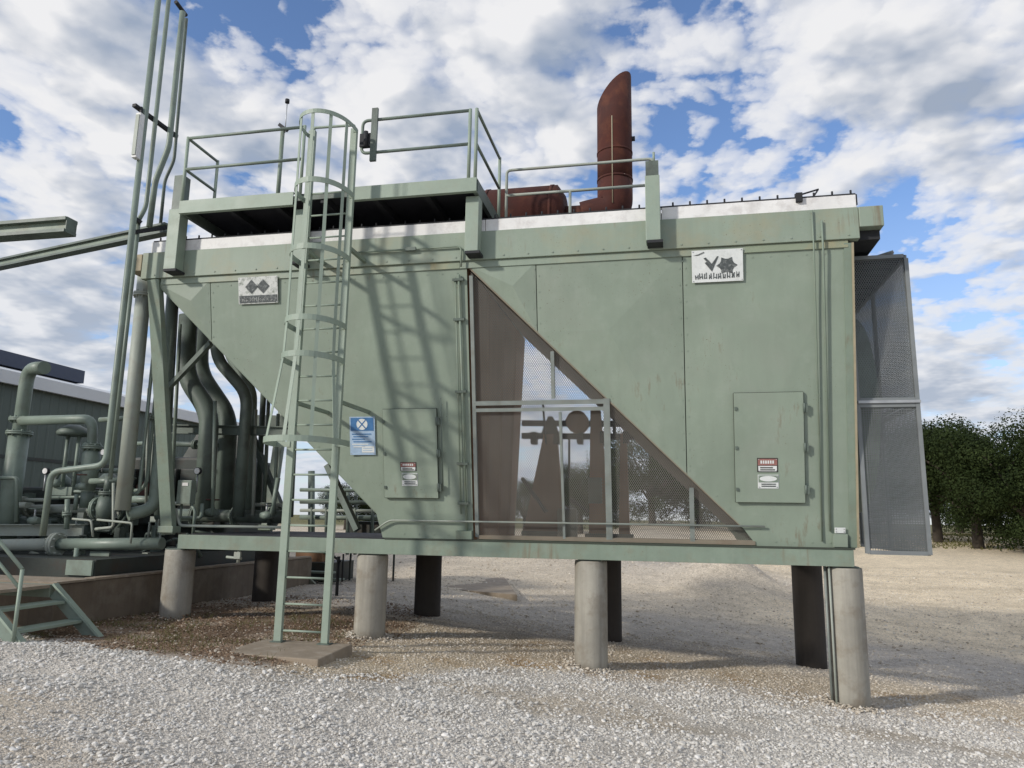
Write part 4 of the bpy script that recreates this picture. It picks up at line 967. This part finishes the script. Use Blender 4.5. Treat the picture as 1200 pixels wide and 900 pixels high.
for k in range(4):
    x = -12.6 + k * .6; mk('cylinder', MB().tube([(x, 12.49, 1.3), (x, 12.2, 1.3), (x, 12.05, 1.3)], [.22, .26, .2], 14).flange((x, 12.2, 1.3), (0, 1, 0), .3), 'pipe_dark', comp)
    mk('head_cover', MB().tube([(x, 13.5, 2.1), (x, 13.5, 2.3), (x, 13.5, 2.42)], [.22, .22, .1], 14), 'pipe_dark', comp)
for k in range(5):
    x = -10.8 + k * .46; mk('cylinder_head', MB().box(x, x + .38, 13.05, 13.29, 1.4, 2.5), 'engine', comp, bevel=.03)
    mk('valve_cover', MB().tube([(x + .19, 13.04, 2.1), (x + .19, 12.94, 2.1)], .14, 12), 'redbox' if k % 2 else 'pipe_dark', comp)
rnd = random.Random(5); mb = MB()
for k in range(60):
    x = rnd.uniform(-13.5, -8.3); y = rnd.uniform(11.8, 12.4); z = rnd.uniform(.85, 2.0)
    if rnd.random() < .6: mb.tube([(x, y, z), (x + rnd.uniform(-.5, .5), y, z), (x + rnd.uniform(-.5, .5), y + .1, z + rnd.uniform(-.5, .5))], rnd.uniform(.012, .045), 7, .05)
    else: mb.box(x, x + rnd.uniform(.08, .25), y, y + .15, z, z + rnd.uniform(.06, .25))
mk('fittings', mb, 'pipe_dark', comp, kind='stuff')
mb = MB()
for k in range(26):
    x = rnd.uniform(-13.5, -8.3); y = rnd.uniform(11.6, 12.1); z = rnd.uniform(.85, 1.9)
    mb.box(x, x + rnd.uniform(.05, .16), y, y + .08, z, z + rnd.uniform(.04, .12)); mb.tube([(x, y, z), (x, y, z - .3)], .02, 6)
mk('gauges', mb, 'pipe_pale', comp, kind='stuff')
for k, (lb, pts, r, m_) in enumerate((
    ('slim stepped tube left of the fat lower sleeve', [P(-6, 560, 11.2), P(20, 560, 11.2), P(19, 612, 11.2)], .035, 'pipe'),
    ('low pale tube crossing behind the drop pipe', [P(0, 586, 11.7), P(55, 586, 11.7), P(56, 600, 11.7)], .035, 'pipe_pale'),
    ('tube looping above the close pair of thin tubes', [P(62, 566, 11.8), P(74, 548, 11.8), P(100, 549, 11.8), P(101, 575, 11.8)], .03, 'pipe'),
    ('short riser between the bent vent pipe and the valve', [P(78, 620, 11.0), P(79, 585, 11.0)], .04, 'pipe'),
    ('thin tube dropping beside the gate valve', [P(133, 566, 10.9), P(133, 618, 10.9), P(112, 620, 10.9)], .025, 'pipe_pale'),
    ('slender tube behind the tall vent pipe', [P(112, 500, 12.0), P(113, 560, 12.0)], .03, 'pipe'),
    ('low horizontal tube right of the fat riser', [P(150, 585, 11.0), P(186, 586, 11.0)], .06, 'pipe'),
    ('upper horizontal tube right of the fat riser', [P(158, 520, 11.3), P(186, 519, 11.3)], .035, 'pipe'),
    ('pale tube standing between fat riser and end post', [P(171, 600, 10.9), P(174, 455, 10.9)], .022, 'pipe_pale'),
    ('second pale tube standing beside the end post', [P(176, 600, 11.1), P(183, 430, 11.1)], .02, 'pipe_pale'),
    ('low bent tube under the control box', [P(205, 607, 10.9), P(236, 607, 10.9), P(237, 590, 10.9)], .03, 'pipe'),
    ('thin tube running along the skid behind the S-bent pipes', [P(200, 590, 12.3), P(330, 592, 12.3)], .035, 'pipe_pale'),
    ('slanted tube stub left of the ladder under the hopper', [P(318, 606, 11.5), P(326, 560, 11.5)], .04, 'pipe'),
    ('dark tube crossing high under the hopper', [P(196, 520, 12.0), P(262, 522, 12.0)], .045, 'pipe_dark'))):
    pipe(lb, pts, r, m_, .07, [(0, .5, r * 1.9)] if k % 2 else [])
for k, (px_, py_, Y_, lb) in enumerate(((64, 566, 11.5, 'small hand valve over the thin tubes at the far left'), (96, 570, 11.3, 'small hand valve left of the gate valve'), (40, 610, 11.0, 'small hand valve by the pale drop pipe'), (150, 575, 10.6, 'small hand valve under the fat riser'), (248, 600, 11.2, 'small hand valve at the foot of the wide front pipe'), (312, 604, 11.5, 'small hand valve at the right end of the manifold'))):
    c = P(px_, py_, Y_); t = thing('hand_valve', lb, 'valve', c, 'small hand valves on the pipework')
    mk('body', MB().tube([c + Vector((-.10, 0, 0)), c, c + Vector((.10, 0, 0))], [.05, .075, .05], 10), 'pipe', t)
    mk('stem', MB().tube([c, c + Vector((0, 0, .20))], .016, 8), 'galv', t)
    w_ = MB(); w_.tube([c + Vector((.10 * math.cos(i * .5236), .10 * math.sin(i * .5236), .20)) for i in range(13)], .012, 6, caps=False); w_.bar(c + Vector((-.1, 0, .2)), c + Vector((.1, 0, .2)), .015, .012)
    mk('handwheel', w_, 'redbox' if k % 3 == 1 else 'pipe_dark', t)
for k, (px_, py_, Y_, lb) in enumerate(((54, 552, 11.3, 'round white gauge among the far left pipes'), (122, 530, 11.4, 'round white gauge beside the tall vent pipe'), (232, 552, 11.0, 'round white gauge above the control box'))):
    c = P(px_, py_, Y_); t = thing('pressure_gauge', lb, 'gauge', c, 'pressure gauges on the pipework')
    mk('case', MB().disc(c, (0, 1, 0), .06, .05, 14), 'dark', t); mk('dial', MB().disc(c + Vector((0, -.028, 0)), (0, 1, 0), .05, .006, 14), 'white', t)
    mk('stem', MB().tube([c + Vector((0, 0, -.06)), c + Vector((0, 0, -.35))], .014, 6), 'galv', t)
# pipes under the left hopper
GP = 'gas pipes under the left hopper'
def gp(lb, pts, r, m_='pipe_dark', bend=.28): return pipe(lb, pts, r, m_, bend, n=16, group=GP)
gp('straight dark pipe just right of the leaning end post', [P(203, 345, 11.2), P(188, 604, 11.2)], .10)
gp('wide dark pipe with a double bend, front one under the left hopper', [P(221, 370, 11.3), P(217, 440, 11.3), P(246, 484, 11.3), P(238, 606, 11.3)], .16, 'pipe_dark', .3)
gp('wide dark pipe with a double bend, behind the front one', [P(236, 375, 12.1), P(233, 436, 12.1), P(268, 488, 12.1), P(262, 606, 12.1)], .16, 'pipe_dark', .3)
gp('green S-bent pipe dropping from the middle of the hopper slope', [P(252, 395, 11.4), P(255, 422, 11.4), P(290, 462, 11.4), P(279, 606, 11.4)], .10, 'pipe_dark', .25)
gp('pale S-bent pipe dropping close to the hopper slope', [P(262, 400, 12.2), P(272, 425, 12.2), P(297, 458, 12.2), P(291, 606, 12.2)], .075, 'pipe', .2)
gp('thin straight pipe third from the right under the hopper', [P(309, 455, 12.6), P(302, 606, 12.6)], .055, 'pipe_dark')
gp('slim pale straight pipe second from the right under the hopper', [P(315, 462, 12.4), P(309, 606, 12.4)], .035, 'pipe')
gp('dark pipe rightmost under the hopper, behind the ladder', [P(343, 498, 12.9), P(338, 606, 12.9)], .09, 'pipe_dark')
pipe('long manifold pipe lying along the skid under the left hopper', [P(185, 603, 11.9), P(336, 606, 11.9)], .11, 'pipe_dark', .1, [(0, .3, .18), (0, .62, .18), (0, .9, .18)], 16)
for lb, a_, b_, Y_, r_, m_ in (('thin green tube between the wide front pipe and its twin', (252, 470), (249, 604), 11.0, .03, 'pipe'), ('thin pale tube right of the S-bent pipe', (300, 480), (296, 604), 11.6, .028, 'pipe_pale'),
                               ('thin green tube beside the straight dark pipe', (211, 380), (200, 600), 11.0, .03, 'pipe'), ('thin green tube near the ladder foot of the hopper slope', (326, 485), (321, 604), 11.8, .03, 'pipe')):
    gp(lb, [P(*a_, Y_), P(*b_, Y_)], r_, m_)
t = thing('control_box', 'grey green control box with a white tag beside the end post', 'junction box', P(219, 596, 10.75))
q0, q1 = P(209, 591, 10.75), P(228, 563, 10.75)
mk('box', MB().box(q0.x, q1.x, 10.68, 10.82, q0.z, q1.z), 'pipe', t, bevel=.012)
mk('tag', MB().box(q0.x + .09, q1.x - .06, 10.672, 10.679, q1.z - .09, q1.z - .04), 'white', t)
mk('stand', MB().tube([(q0.x + .06, 10.75, q0.z), (q0.x + .06, 10.75, 1.32)], .02, 8).tube([(q1.x - .02, 10.75, q0.z), (q1.x + .06, 10.75, q0.z - .1), (q1.x + .06, 10.75, 1.32)], .025, 8, .04), 'pipe', t)
pipe('pale conduit lying along the top of the skid beam', [P(206, 596, 10.5), P(210, 616, 10.5), P(330, 618, 10.5)], .022, 'pipe_pale', .08)

# foundation and access stairs at the left
FX, FZ = -8.2, .66
t = thing('foundation_block', 'stained concrete foundation under the left pipes', 'foundation', (-12, 12.5, 0))
mk('block', MB().box(-17, FX, 8.95, 16.5, -.3, FZ), 'conc_dirty', t, bevel=.02)
mk('top_slab', MB().box(-16.9, FX + .04, 8.92, 9.62, FZ + .001, FZ + .03), 'pad', t)
mk('curb', MB().box(FX - .16, FX + .02, 9.64, 16.4, FZ + .001, FZ + .035), 'pad', t)
st = thing('access_stairs', 'pale green steel stairs with handrail at the bottom left', 'stairs', (-8.0, 8.2, .1))
fa, fb = P(64, 689, 8.72), P(118, 752, 8.72)
for nm, yy in (('stringer', 8.72), ('stringer', 7.62)):
    a, b = Vector((fa.x - .9, yy, fa.z + .9 * (fa.z - fb.z) / (fb.x - fa.x) * 0)), None
    a = Vector((fa.x, yy, fa.z - .06)); b = Vector((fb.x, yy, fb.z - .06))
    mk(nm, MB().bar(a, b, .03, .15), 'pipe', st, bevel=.003)
    mk('top_flange', MB().bar(a + Vector((0, 0, .112)), b + Vector((0, 0, .112)), .08, .03), 'ladder', st)
    mk('landing_beam', MB().box(fa.x - 1.6, fa.x - .03, yy - .04, yy + .04, FZ - .14, FZ + .02), 'green', st)
for k in range(3):
    c = fa.lerp(fb, .20 + .36 * k); mk('tread', MB().box(c.x - .20, c.x + .06, 7.64, 8.70, c.z - .06, c.z - .025), 'ladder', st, bevel=.003)
mk('landing', MB().box(fa.x - 1.6, fa.x - .03, 7.665, 8.675, FZ - .02, FZ + .02), 'pad', st)
hp0, hp1 = P(28, 667, 7.58), P(20, 742, 7.58)
mk('handrail_post', MB().tube([(hp0.x, 7.56, gz(hp0.x, 7.56) - .05), (hp0.x, 7.56, hp0.z)], .022, 10), 'ladder', st)
sl_v = (P(0, 633, 7.58) - hp0)
hq = hp0 + sl_v * 2.4
mk('handrail', MB().tube([(hp0.x, 7.56, hp0.z), (hq.x, 7.56, hq.z), (hq.x - .8, 7.56, hq.z)], .022, 10, .05), 'ladder', st)
mk('mid_rail', MB().tube([(hp0.x, 7.56, hp0.z - .22), (hq.x, 7.56, hq.z - .22)], .020, 10), 'ladder', st)
mk('handrail_post', MB().tube([(hq.x, 7.56, hq.z), (hq.x, 7.56, FZ - .1)], .022, 10), 'ladder', st)

# ------------------------------------------------------------------ equipment seen through the wire guard and under the cooler
t = thing('shaft_stand', 'dark tapered steel stand carrying a drive shaft, left one behind the wire guard', 'stand', P(640, 622, 13.3), 'shaft stands behind the wire guard')
def stand(t, pts_top, pts_bot, Y, m_='brown'):
    a, b = pts_top; c, d = pts_bot
    A, B, C_, D = P(*a, Y), P(*b, Y), P(*c, Y), P(*d, Y)
    C_.z = D.z = 1.316
    mk('column', MB().plate([C_, D, B, A], (0, 1, 0), .16), m_, t)
stand(t, ((637, 509), (652, 509)), ((612, 622), (662, 622)), 13.24)
mk('bearing', MB().hexa([P(634, 508, 13.22), P(655, 508, 13.22), P(655, 508, 13.42), P(634, 508, 13.42), P(642, 488, 13.25), P(648, 488, 13.25), P(648, 488, 13.39), P(642, 488, 13.39)]), 'dark', t)
t = thing('shaft_stand', 'dark straight steel stand carrying a drive shaft, behind the wire guard gate', 'stand', P(700, 622, 13.3), 'shaft stands behind the wire guard')
stand(t, ((692, 478), (703, 478)), ((690, 622), (716, 622)), 13.24)
t = thing('shaft_stand', 'dark slim steel stand right of the gate post behind the wire guard', 'stand', P(731, 622, 13.3), 'shaft stands behind the wire guard')
stand(t, ((727, 508), (734, 508)), ((725, 622), (738, 622)), 13.24)
t = thing('drive_shaft', 'pair of dark horizontal rails with a round coupling behind the wire guard', 'drive shaft', P(670, 510, 13.3))
mk('rail', MB().bar(P(612, 496, 13.32), P(750, 497, 13.32), .12, .10), 'dark', t)
mk('rail', MB().bar(P(612, 511, 13.32), P(755, 512, 13.32), .14, .10), 'dark', t)
c_ = P(677, 495, 13.25)
mk('coupling', MB().tube([c_ + Vector((0, -.14, 0)), c_ + Vector((0, .14, 0))], .20, 20), 'brown', t)
t = thing('equipment_frame', 'clutter of dark pipes and brackets on the rear skid behind the wire guard', 'pipework', P(690, 610, 13.3))
mb = MB()
for (a_, b_, r_) in (((720, 482), (720, 512), .03), ((667, 515), (667, 560), .02), ((612, 560), (640, 600), .035), ((668, 585), (690, 600), .03), ((640, 520), (636, 470), .018)):
    mb.tube([P(*a_, 13.2), P(*b_, 13.2)], r_, 8)
for k in range(5): mb.box(P(622 + k * 27, 500, 13.2).x, P(622 + k * 27, 500, 13.2).x + .10, 13.18, 13.4, P(650, 518, 13.2).z - .03, P(650, 507, 13.2).z + .02)
mk('bracketry', mb, 'dark', t)
mb = MB(); mb.box(P(612, 618, 13.25).x, P(668, 618, 13.25).x, 13.17, 13.40, 1.316, 1.42); mb.box(P(686, 618, 13.25).x, P(742, 618, 13.25).x, 13.17, 13.40, 1.316, 1.40)
mk('foot_block', mb, 'pipe_dark', t)
mk('junction_box', MB().box(P(690, 590, 13.2).x, P(706, 590, 13.2).x, 13.10, 13.16, P(700, 590, 13.2).z, P(700, 560, 13.2).z), 'pipe', t)
mk('motor', MB().tube([P(654, 604, 13.0), P(676, 604, 13.0)], .12, 14).box(P(654, 604, 13.0).x, P(676, 604, 13.0).x, 12.95, 13.1, 1.331, P(660, 606, 13.0).z), 'pipe_pale', t)
t = thing('lower_steps', 'low dark steps with a pale stringer far behind the ladder', 'steps', (-8.6, 17, 0))
q0 = P(345, 662, 16.6); q1 = P(369, 686, 16.4)
mk('stringer', MB().bar(q0, q1, .05, .09), 'pipe_pale', t)
gx = gz(-8.5, 17)
mk('platform', MB().box(-9.3, -7.9, 16.9, 18.2, gx - .1, q0.z + .05), 'engine', t)
for k in range(2):
    c = q0.lerp(q1, .35 + .35 * k); mk('tread', MB().box(c.x + .03, c.x + .75, 16.5, 16.8, c.z - .02, c.z + .02), 'pipe', t)
mk('crate', MB().box(-9.0, -8.3, 17.2, 17.9, q0.z + .051, q0.z + .3).box(-8.95, -8.35, 17.19, 17.2, q0.z + .1, q0.z + .14), 'brown', label='brown crate on the low steps platform behind the ladder', cat='crate')
t = thing('standpipe', 'thin dark standpipe with a small valve between ladder and pier in the distance', 'standpipe', P(396, 706, 15))
q0, q1 = P(394, 706, 14.5), P(397, 652, 14.5)
mk('pipe', MB().tube([(q0.x, 14.5, gz(q0.x, 14.5) - .05), (q0.x, 14.5, q1.z)], .035, 8), 'dark', t)
mk('valve', MB().bar((q0.x - .12, 14.5, q1.z), (q0.x + .06, 14.5, q1.z - .1), .04, .04).tube([(q0.x + .1, 14.5, q1.z - .5), (q0.x + .1, 14.5, q1.z + .05)], .02, 6), 'dark', t)
t = thing('manifold_rack', 'low rack of small pipes in the distance between ladder and left hopper', 'pipe rack', P(420, 620, 17))
for k, (yy, r_) in enumerate(((574, .045), (588, .05), (598, .04), (606, .06))):
    mk('pipe', MB().tube([P(352, yy, 17 + .15 * k), P(455 if k > 1 else 436, yy + 1, 17 + .15 * k)], r_, 8), ('pipe', 'pipe_dark', 'pipe_pale', 'pipe')[k], t)
for k, xx in enumerate((366, 383, 408, 417, 437)):
    mk('post', MB().tube([P(xx, 570, 17.3), P(xx - 1, 650, 17.3)], .045, 8), 'pipe_dark', t)
mk('block', MB().box(-7.9, -6.5, 17.6, 18.4, .85, 1.5).box(-7.8, -7.76, 17.7, 17.74, -.3, .849).box(-6.66, -6.62, 17.7, 17.74, -.3, .849), 'engine', t)
t = thing('distant_riser', 'small dark riser pipe against the sky under the hopper', 'pipe', P(366, 575, 24))
mk('pipe', MB().tube([P(365, 552, 24), P(365, 640, 24)], .12, 10), 'pipe_dark', t)
# concrete apron behind
ap = [PZ(340, 674, -.02), PZ(606, 697, -.02), PZ(575, 655, .02), PZ(340, 652, .02)]
mk('concrete_apron', MB().hexa([q - Vector((0, 0, .5)) for q in ap] + ap), 'pad',
   label='flat tan concrete apron on the ground far behind the ladder', cat='apron')

# ------------------------------------------------------------------ building at the left
bld = thing('metal_building', 'long dark green metal building with white roof behind the pipes', 'building', (-21, 16, .2))
BX0, BX1, BY0, BY1, EZ, RZ = -26.5, -16.0, 4.0, 26.2, 4.72, 5.95
gzb = gz(-16, 16) - .3
BM_ = (BX0 + BX1) / 2
mb = MB(); y = BY0
while y < BY1 - .01:
    y2 = min(BY1, y + .30)
    mb.add([(BX1, y, gzb), (BX1, y + .20, gzb), (BX1 + .012, y + .23, gzb), (BX1 + .012, y2 - .03, gzb), (BX1, y2, gzb), (BX1, y, EZ), (BX1, y + .20, EZ), (BX1 + .012, y + .23, EZ), (BX1 + .012, y2 - .03, EZ), (BX1, y2, EZ)],
           [(i, i + 1, i + 6, i + 5) for i in range(4)]); y = y2
mk('wall', mb, 'wall', bld)
mk('gable_wall', MB().plate([(BX0, BY1, gzb), (BX1, BY1, gzb), (BX1, BY1, EZ), (BM_, BY1, RZ), (BX0, BY1, EZ)], (0, -1, 0), .05), 'wall', bld)
mk('gable_wall', MB().plate([(BX0, BY0, gzb), (BX1, BY0, gzb), (BX1, BY0, EZ), (BM_, BY0, RZ), (BX0, BY0, EZ)], (0, 1, 0), .05), 'wall', bld)
mk('rear_wall', MB().box(BX0, BX0 + .05, BY0 + .06, BY1 - .06, gzb, EZ), 'wall', bld)
mk('fascia', MB().box(BX1 + .10, BX1 + .22, BY0 - .3, BY1 + .3, EZ - .02, EZ + .28), 'roof', bld)
for sgn in (1, -1):
    e = BX1 + .2 if sgn > 0 else BX0 - .2
    mk('roof', MB().plate([(e, BY0 - .3, EZ + .24), (e, BY1 + .3, EZ + .24), (BM_, BY1 + .3, RZ + .24), (BM_, BY0 - .3, RZ + .24)], (0, 0, 1), .06), 'roof', bld)
mk('ridge_vent', MB().box(BM_ - .5, BM_ + .5, 8, 22.8, RZ + .26, RZ + .72), 'vent', bld)
mk('wall_line', MB().box(BX1 + .013, BX1 + .03, BY0, BY1, 2.9, 2.98), 'engine', bld)

# ------------------------------------------------------------------ trees
def leaf_mat(name, stops):
    m = bpy.data.materials.new(name); m.use_nodes = True; nt = m.node_tree; L = nt.links.new
    bs = nt.nodes['Principled BSDF']; geo = _mk(nt, 'ShaderNodeNewGeometry')
    no = _mk(nt, 'ShaderNodeTexNoise'); no.inputs['Scale'].default_value = .9; L(geo.outputs['Position'], no.inputs[0])
    k = math_n(nt, 'ADD', math_n(nt, 'MULTIPLY', geo.outputs['Random Per Island'], .28), math_n(nt, 'MULTIPLY', no.outputs[0], .72))
    c = ramp(nt, k, stops); L(c, bs.inputs['Base Color']); bs.inputs['Roughness'].default_value = .6; bs.inputs['Specular IOR Level'].default_value = .06
    tr = _mk(nt, 'ShaderNodeBsdfTranslucent'); L(c, tr.inputs[0]); mx = _mk(nt, 'ShaderNodeMixShader'); mx.inputs[0].default_value = .25
    L(bs.outputs[0], mx.inputs[1]); L(tr.outputs[0], mx.inputs[2]); L(mx.outputs[0], nt.nodes['Material Output'].inputs[0])
    return m
LEAF = leaf_mat('oak_leaves', [(.2, (.014, .022, .008)), (.5, (.028, .042, .014)), (.8, (.055, .075, .026))])
GRASS = leaf_mat('dry_grass', [(.2, (.09, .09, .035)), (.8, (.20, .19, .08))])
def tree_meshes(seed, h, rw, nleaf, ls):
    r = random.Random(seed); tk = MB()
    tk.tube([(0, 0, -.4), (.03, 0, .5), (.08, .05, h * .28), (.05, .1, h * .55), (.1, .1, h * .8)], [h * .05, h * .038, h * .032, h * .02, h * .006], 10)
    clumps = []
    for k in range(11):
        a = r.uniform(0, 6.28); zz = h * r.uniform(.22, .42); e = Vector((math.cos(a) * rw * r.uniform(.45, .8), math.sin(a) * rw * r.uniform(.45, .8), h * r.uniform(.42, .8)))
        b = Vector((.06, .05, zz)); mid = b.lerp(e, .5) + Vector((r.uniform(-.3, .3), r.uniform(-.3, .3), .25))
        tk.tube([b, mid, e], [h * .017, h * .011, h * .004], 6); clumps.append((e, rw * r.uniform(.26, .42)))
    for k in range(44):
        a = r.uniform(0, 6.28); q = math.sqrt(r.random()); zz = .13 + .8 * r.random() ** .9
        mr = rw * (1.0 if zz < .5 else math.sqrt(max(.05, 1 - ((zz - .55) / .45) ** 2)))
        clumps.append((Vector((math.cos(a) * q * mr * .86, math.sin(a) * q * mr * .86, h * zz * .97)), rw * r.uniform(.15, .30)))
    v = []; f = []; per = nleaf // len(clumps)
    for c, cr in clumps:
        for _ in range(int(per * (cr / (rw * .27)) ** 1.6)):
            d = Vector((r.gauss(0, 1), r.gauss(0, 1), r.gauss(0, .75))); d.normalize(); p = c + d * cr * (r.random() ** .4)
            n = (d + Vector((r.uniform(-.8, .8), r.uniform(-.8, .8), r.uniform(-.4, 1.0)))).normalized(); u = n.orthogonal().normalized(); w = n.cross(u)
            an = r.uniform(0, 6.28); u, w = u * math.cos(an) + w * math.sin(an), w * math.cos(an) - u * math.sin(an); s = ls * r.uniform(.6, 1.3)
            o = len(v); v += [tuple(p - u * s * .5), tuple(p + w * s * .3), tuple(p + u * s * .5), tuple(p - w * s * .3)]; f.append((o, o + 1, o + 2, o + 3))
    cm = bpy.data.meshes.new('crown'); cm.from_pydata(v, [], f); cm.materials.append(LEAF)
    tm = bpy.data.meshes.new('trunk'); tm.from_pydata([tuple(q) for q in tk.v], [], tk.f); tm.polygons.foreach_set('use_smooth', tk.sm); tm.materials.append(M['bark'])
    return cm, tm
TM = [tree_meshes(s, 7.2, 4.6, 46000, .14) for s in (3, 8, 21)]
def tree(x, y, label, k, sc=1.0, rot=0.0, group='oak trees beyond the dirt road', zs=1.0):
    t = thing('oak_tree', label, 'tree', (x, y, gz(x, y) - .1), group)
    t.rotation_euler[2] = rot; t.scale = (sc, sc, sc * zs)
    for nm, me in (('crown', TM[k][0]), ('trunk', TM[k][1])):
        o = bpy.data.objects.new(nm, me); COL.objects.link(o); o.parent = t
p = P(1146, 640, 46); tree(p.x, 46, 'broad dark oak with its trunk standing clear, right of the fan guard', 0, 1.06, .4)
p = P(1100, 640, 50); tree(p.x, 50, 'dark oak half hidden behind the right edge of the fan guard', 1, 1.02, 1.2)
p = P(1215, 640, 43); tree(p.x, 43, 'dark oak cut by the right edge of the view', 2, .92, 2.2)
p = P(1172, 640, 66); tree(p.x, 66, 'oak filling the gap behind the broad dark oak', 2, .92, 5.1)
p = P(1030, 640, 58); tree(p.x, 58, 'oak hidden behind the fan guard box', 0, .9, 4.1)
p = P(680, 620, 56); tree(p.x, 56, 'low oak behind the stands, left one seen through the wire guard', 1, .74, .8)
p = P(765, 620, 52); tree(p.x, 52, 'oak seen through the wire guard at its right corner', 2, .92, 2.8)
p = P(820, 620, 54); tree(p.x, 54, 'oak behind the sloping edge of the right hopper', 0, .8, 1.8)
p = P(615, 620, 60); tree(p.x, 60, 'oak behind the brown fan wall', 1, .6, 2.0)
p = P(405, 610, 55); tree(p.x, 55, 'small round tree in the distance behind the ladder', 0, .52, 1.0)
p = P(445, 610, 58); tree(p.x, 58, 'small tree hidden behind the left hopper', 2, .5, 4.0)
# dry grass at the foot of the oaks
rg = random.Random(4); v = []; f = []
for _ in range(9000):
    y = rg.uniform(45, 64); x = rg.uniform(8, 40); h_ = rg.uniform(.08, .26); a = rg.uniform(0, 6.28); w = rg.uniform(.03, .08); z = gz(x, y) - .03
    o = len(v); dx, dy = math.cos(a) * w, math.sin(a) * w; lx, ly = rg.uniform(-.2, .2), rg.uniform(-.2, .2)
    v += [(x - dx, y - dy, z), (x + dx, y + dy, z), (x + lx, y + ly, z + h_)]; f.append((o, o + 1, o + 2))
me = bpy.data.meshes.new('dry_grass'); me.from_pydata(v, [], f); me.materials.append(GRASS)
o = bpy.data.objects.new('dry_grass', me); COL.objects.link(o); o['kind'] = 'stuff'; o['label'] = 'dry grass under the distant oaks'
# dead weeds and straw on the brown soil by the left pier
v = []; f = []
for _ in range(2600):
    x = rg.uniform(-8.2, -4.4); y = rg.uniform(7.8, 11.6)
    if mnoise.noise(Vector((x * 1.3, y * 1.3, 2))) < -.05: continue
    h_ = rg.uniform(.02, .10); a = rg.uniform(0, 6.28); z = gz(x, y); w = .004; l_ = rg.uniform(.02, .12)
    o = len(v); v += [(x - w, y, z), (x + w, y + w, z), (x + math.cos(a) * l_, y + math.sin(a) * l_, z + h_)]; f.append((o, o + 1, o + 2))
me = bpy.data.meshes.new('dead_weeds'); me.from_pydata(v, [], f); me.materials.append(GRASS)
o = bpy.data.objects.new('dead_weeds', me); COL.objects.link(o); o['kind'] = 'stuff'; o['label'] = 'dead weeds on the brown soil'
for px_, y_, k_, sc_, lb_ in ((1125, 78, 1, 1.25, 'far oak closing the row behind the fan guard edge'), (1205, 84, 0, 1.12, 'far oak closing the row at the right edge of the view'), (1250, 72, 2, 1.1, 'far oak beyond the right edge of the view'),
                              (705, 66, 0, .85, 'far oak between the two oaks seen through the wire guard'), (860, 70, 1, 1.0, 'far oak behind the right hopper')):
    p = P(px_, 620, y_); tree(p.x, y_, lb_, k_, sc_, px_ * .7)
for o in scn.objects:
    if '_w' in o: del o['_w']
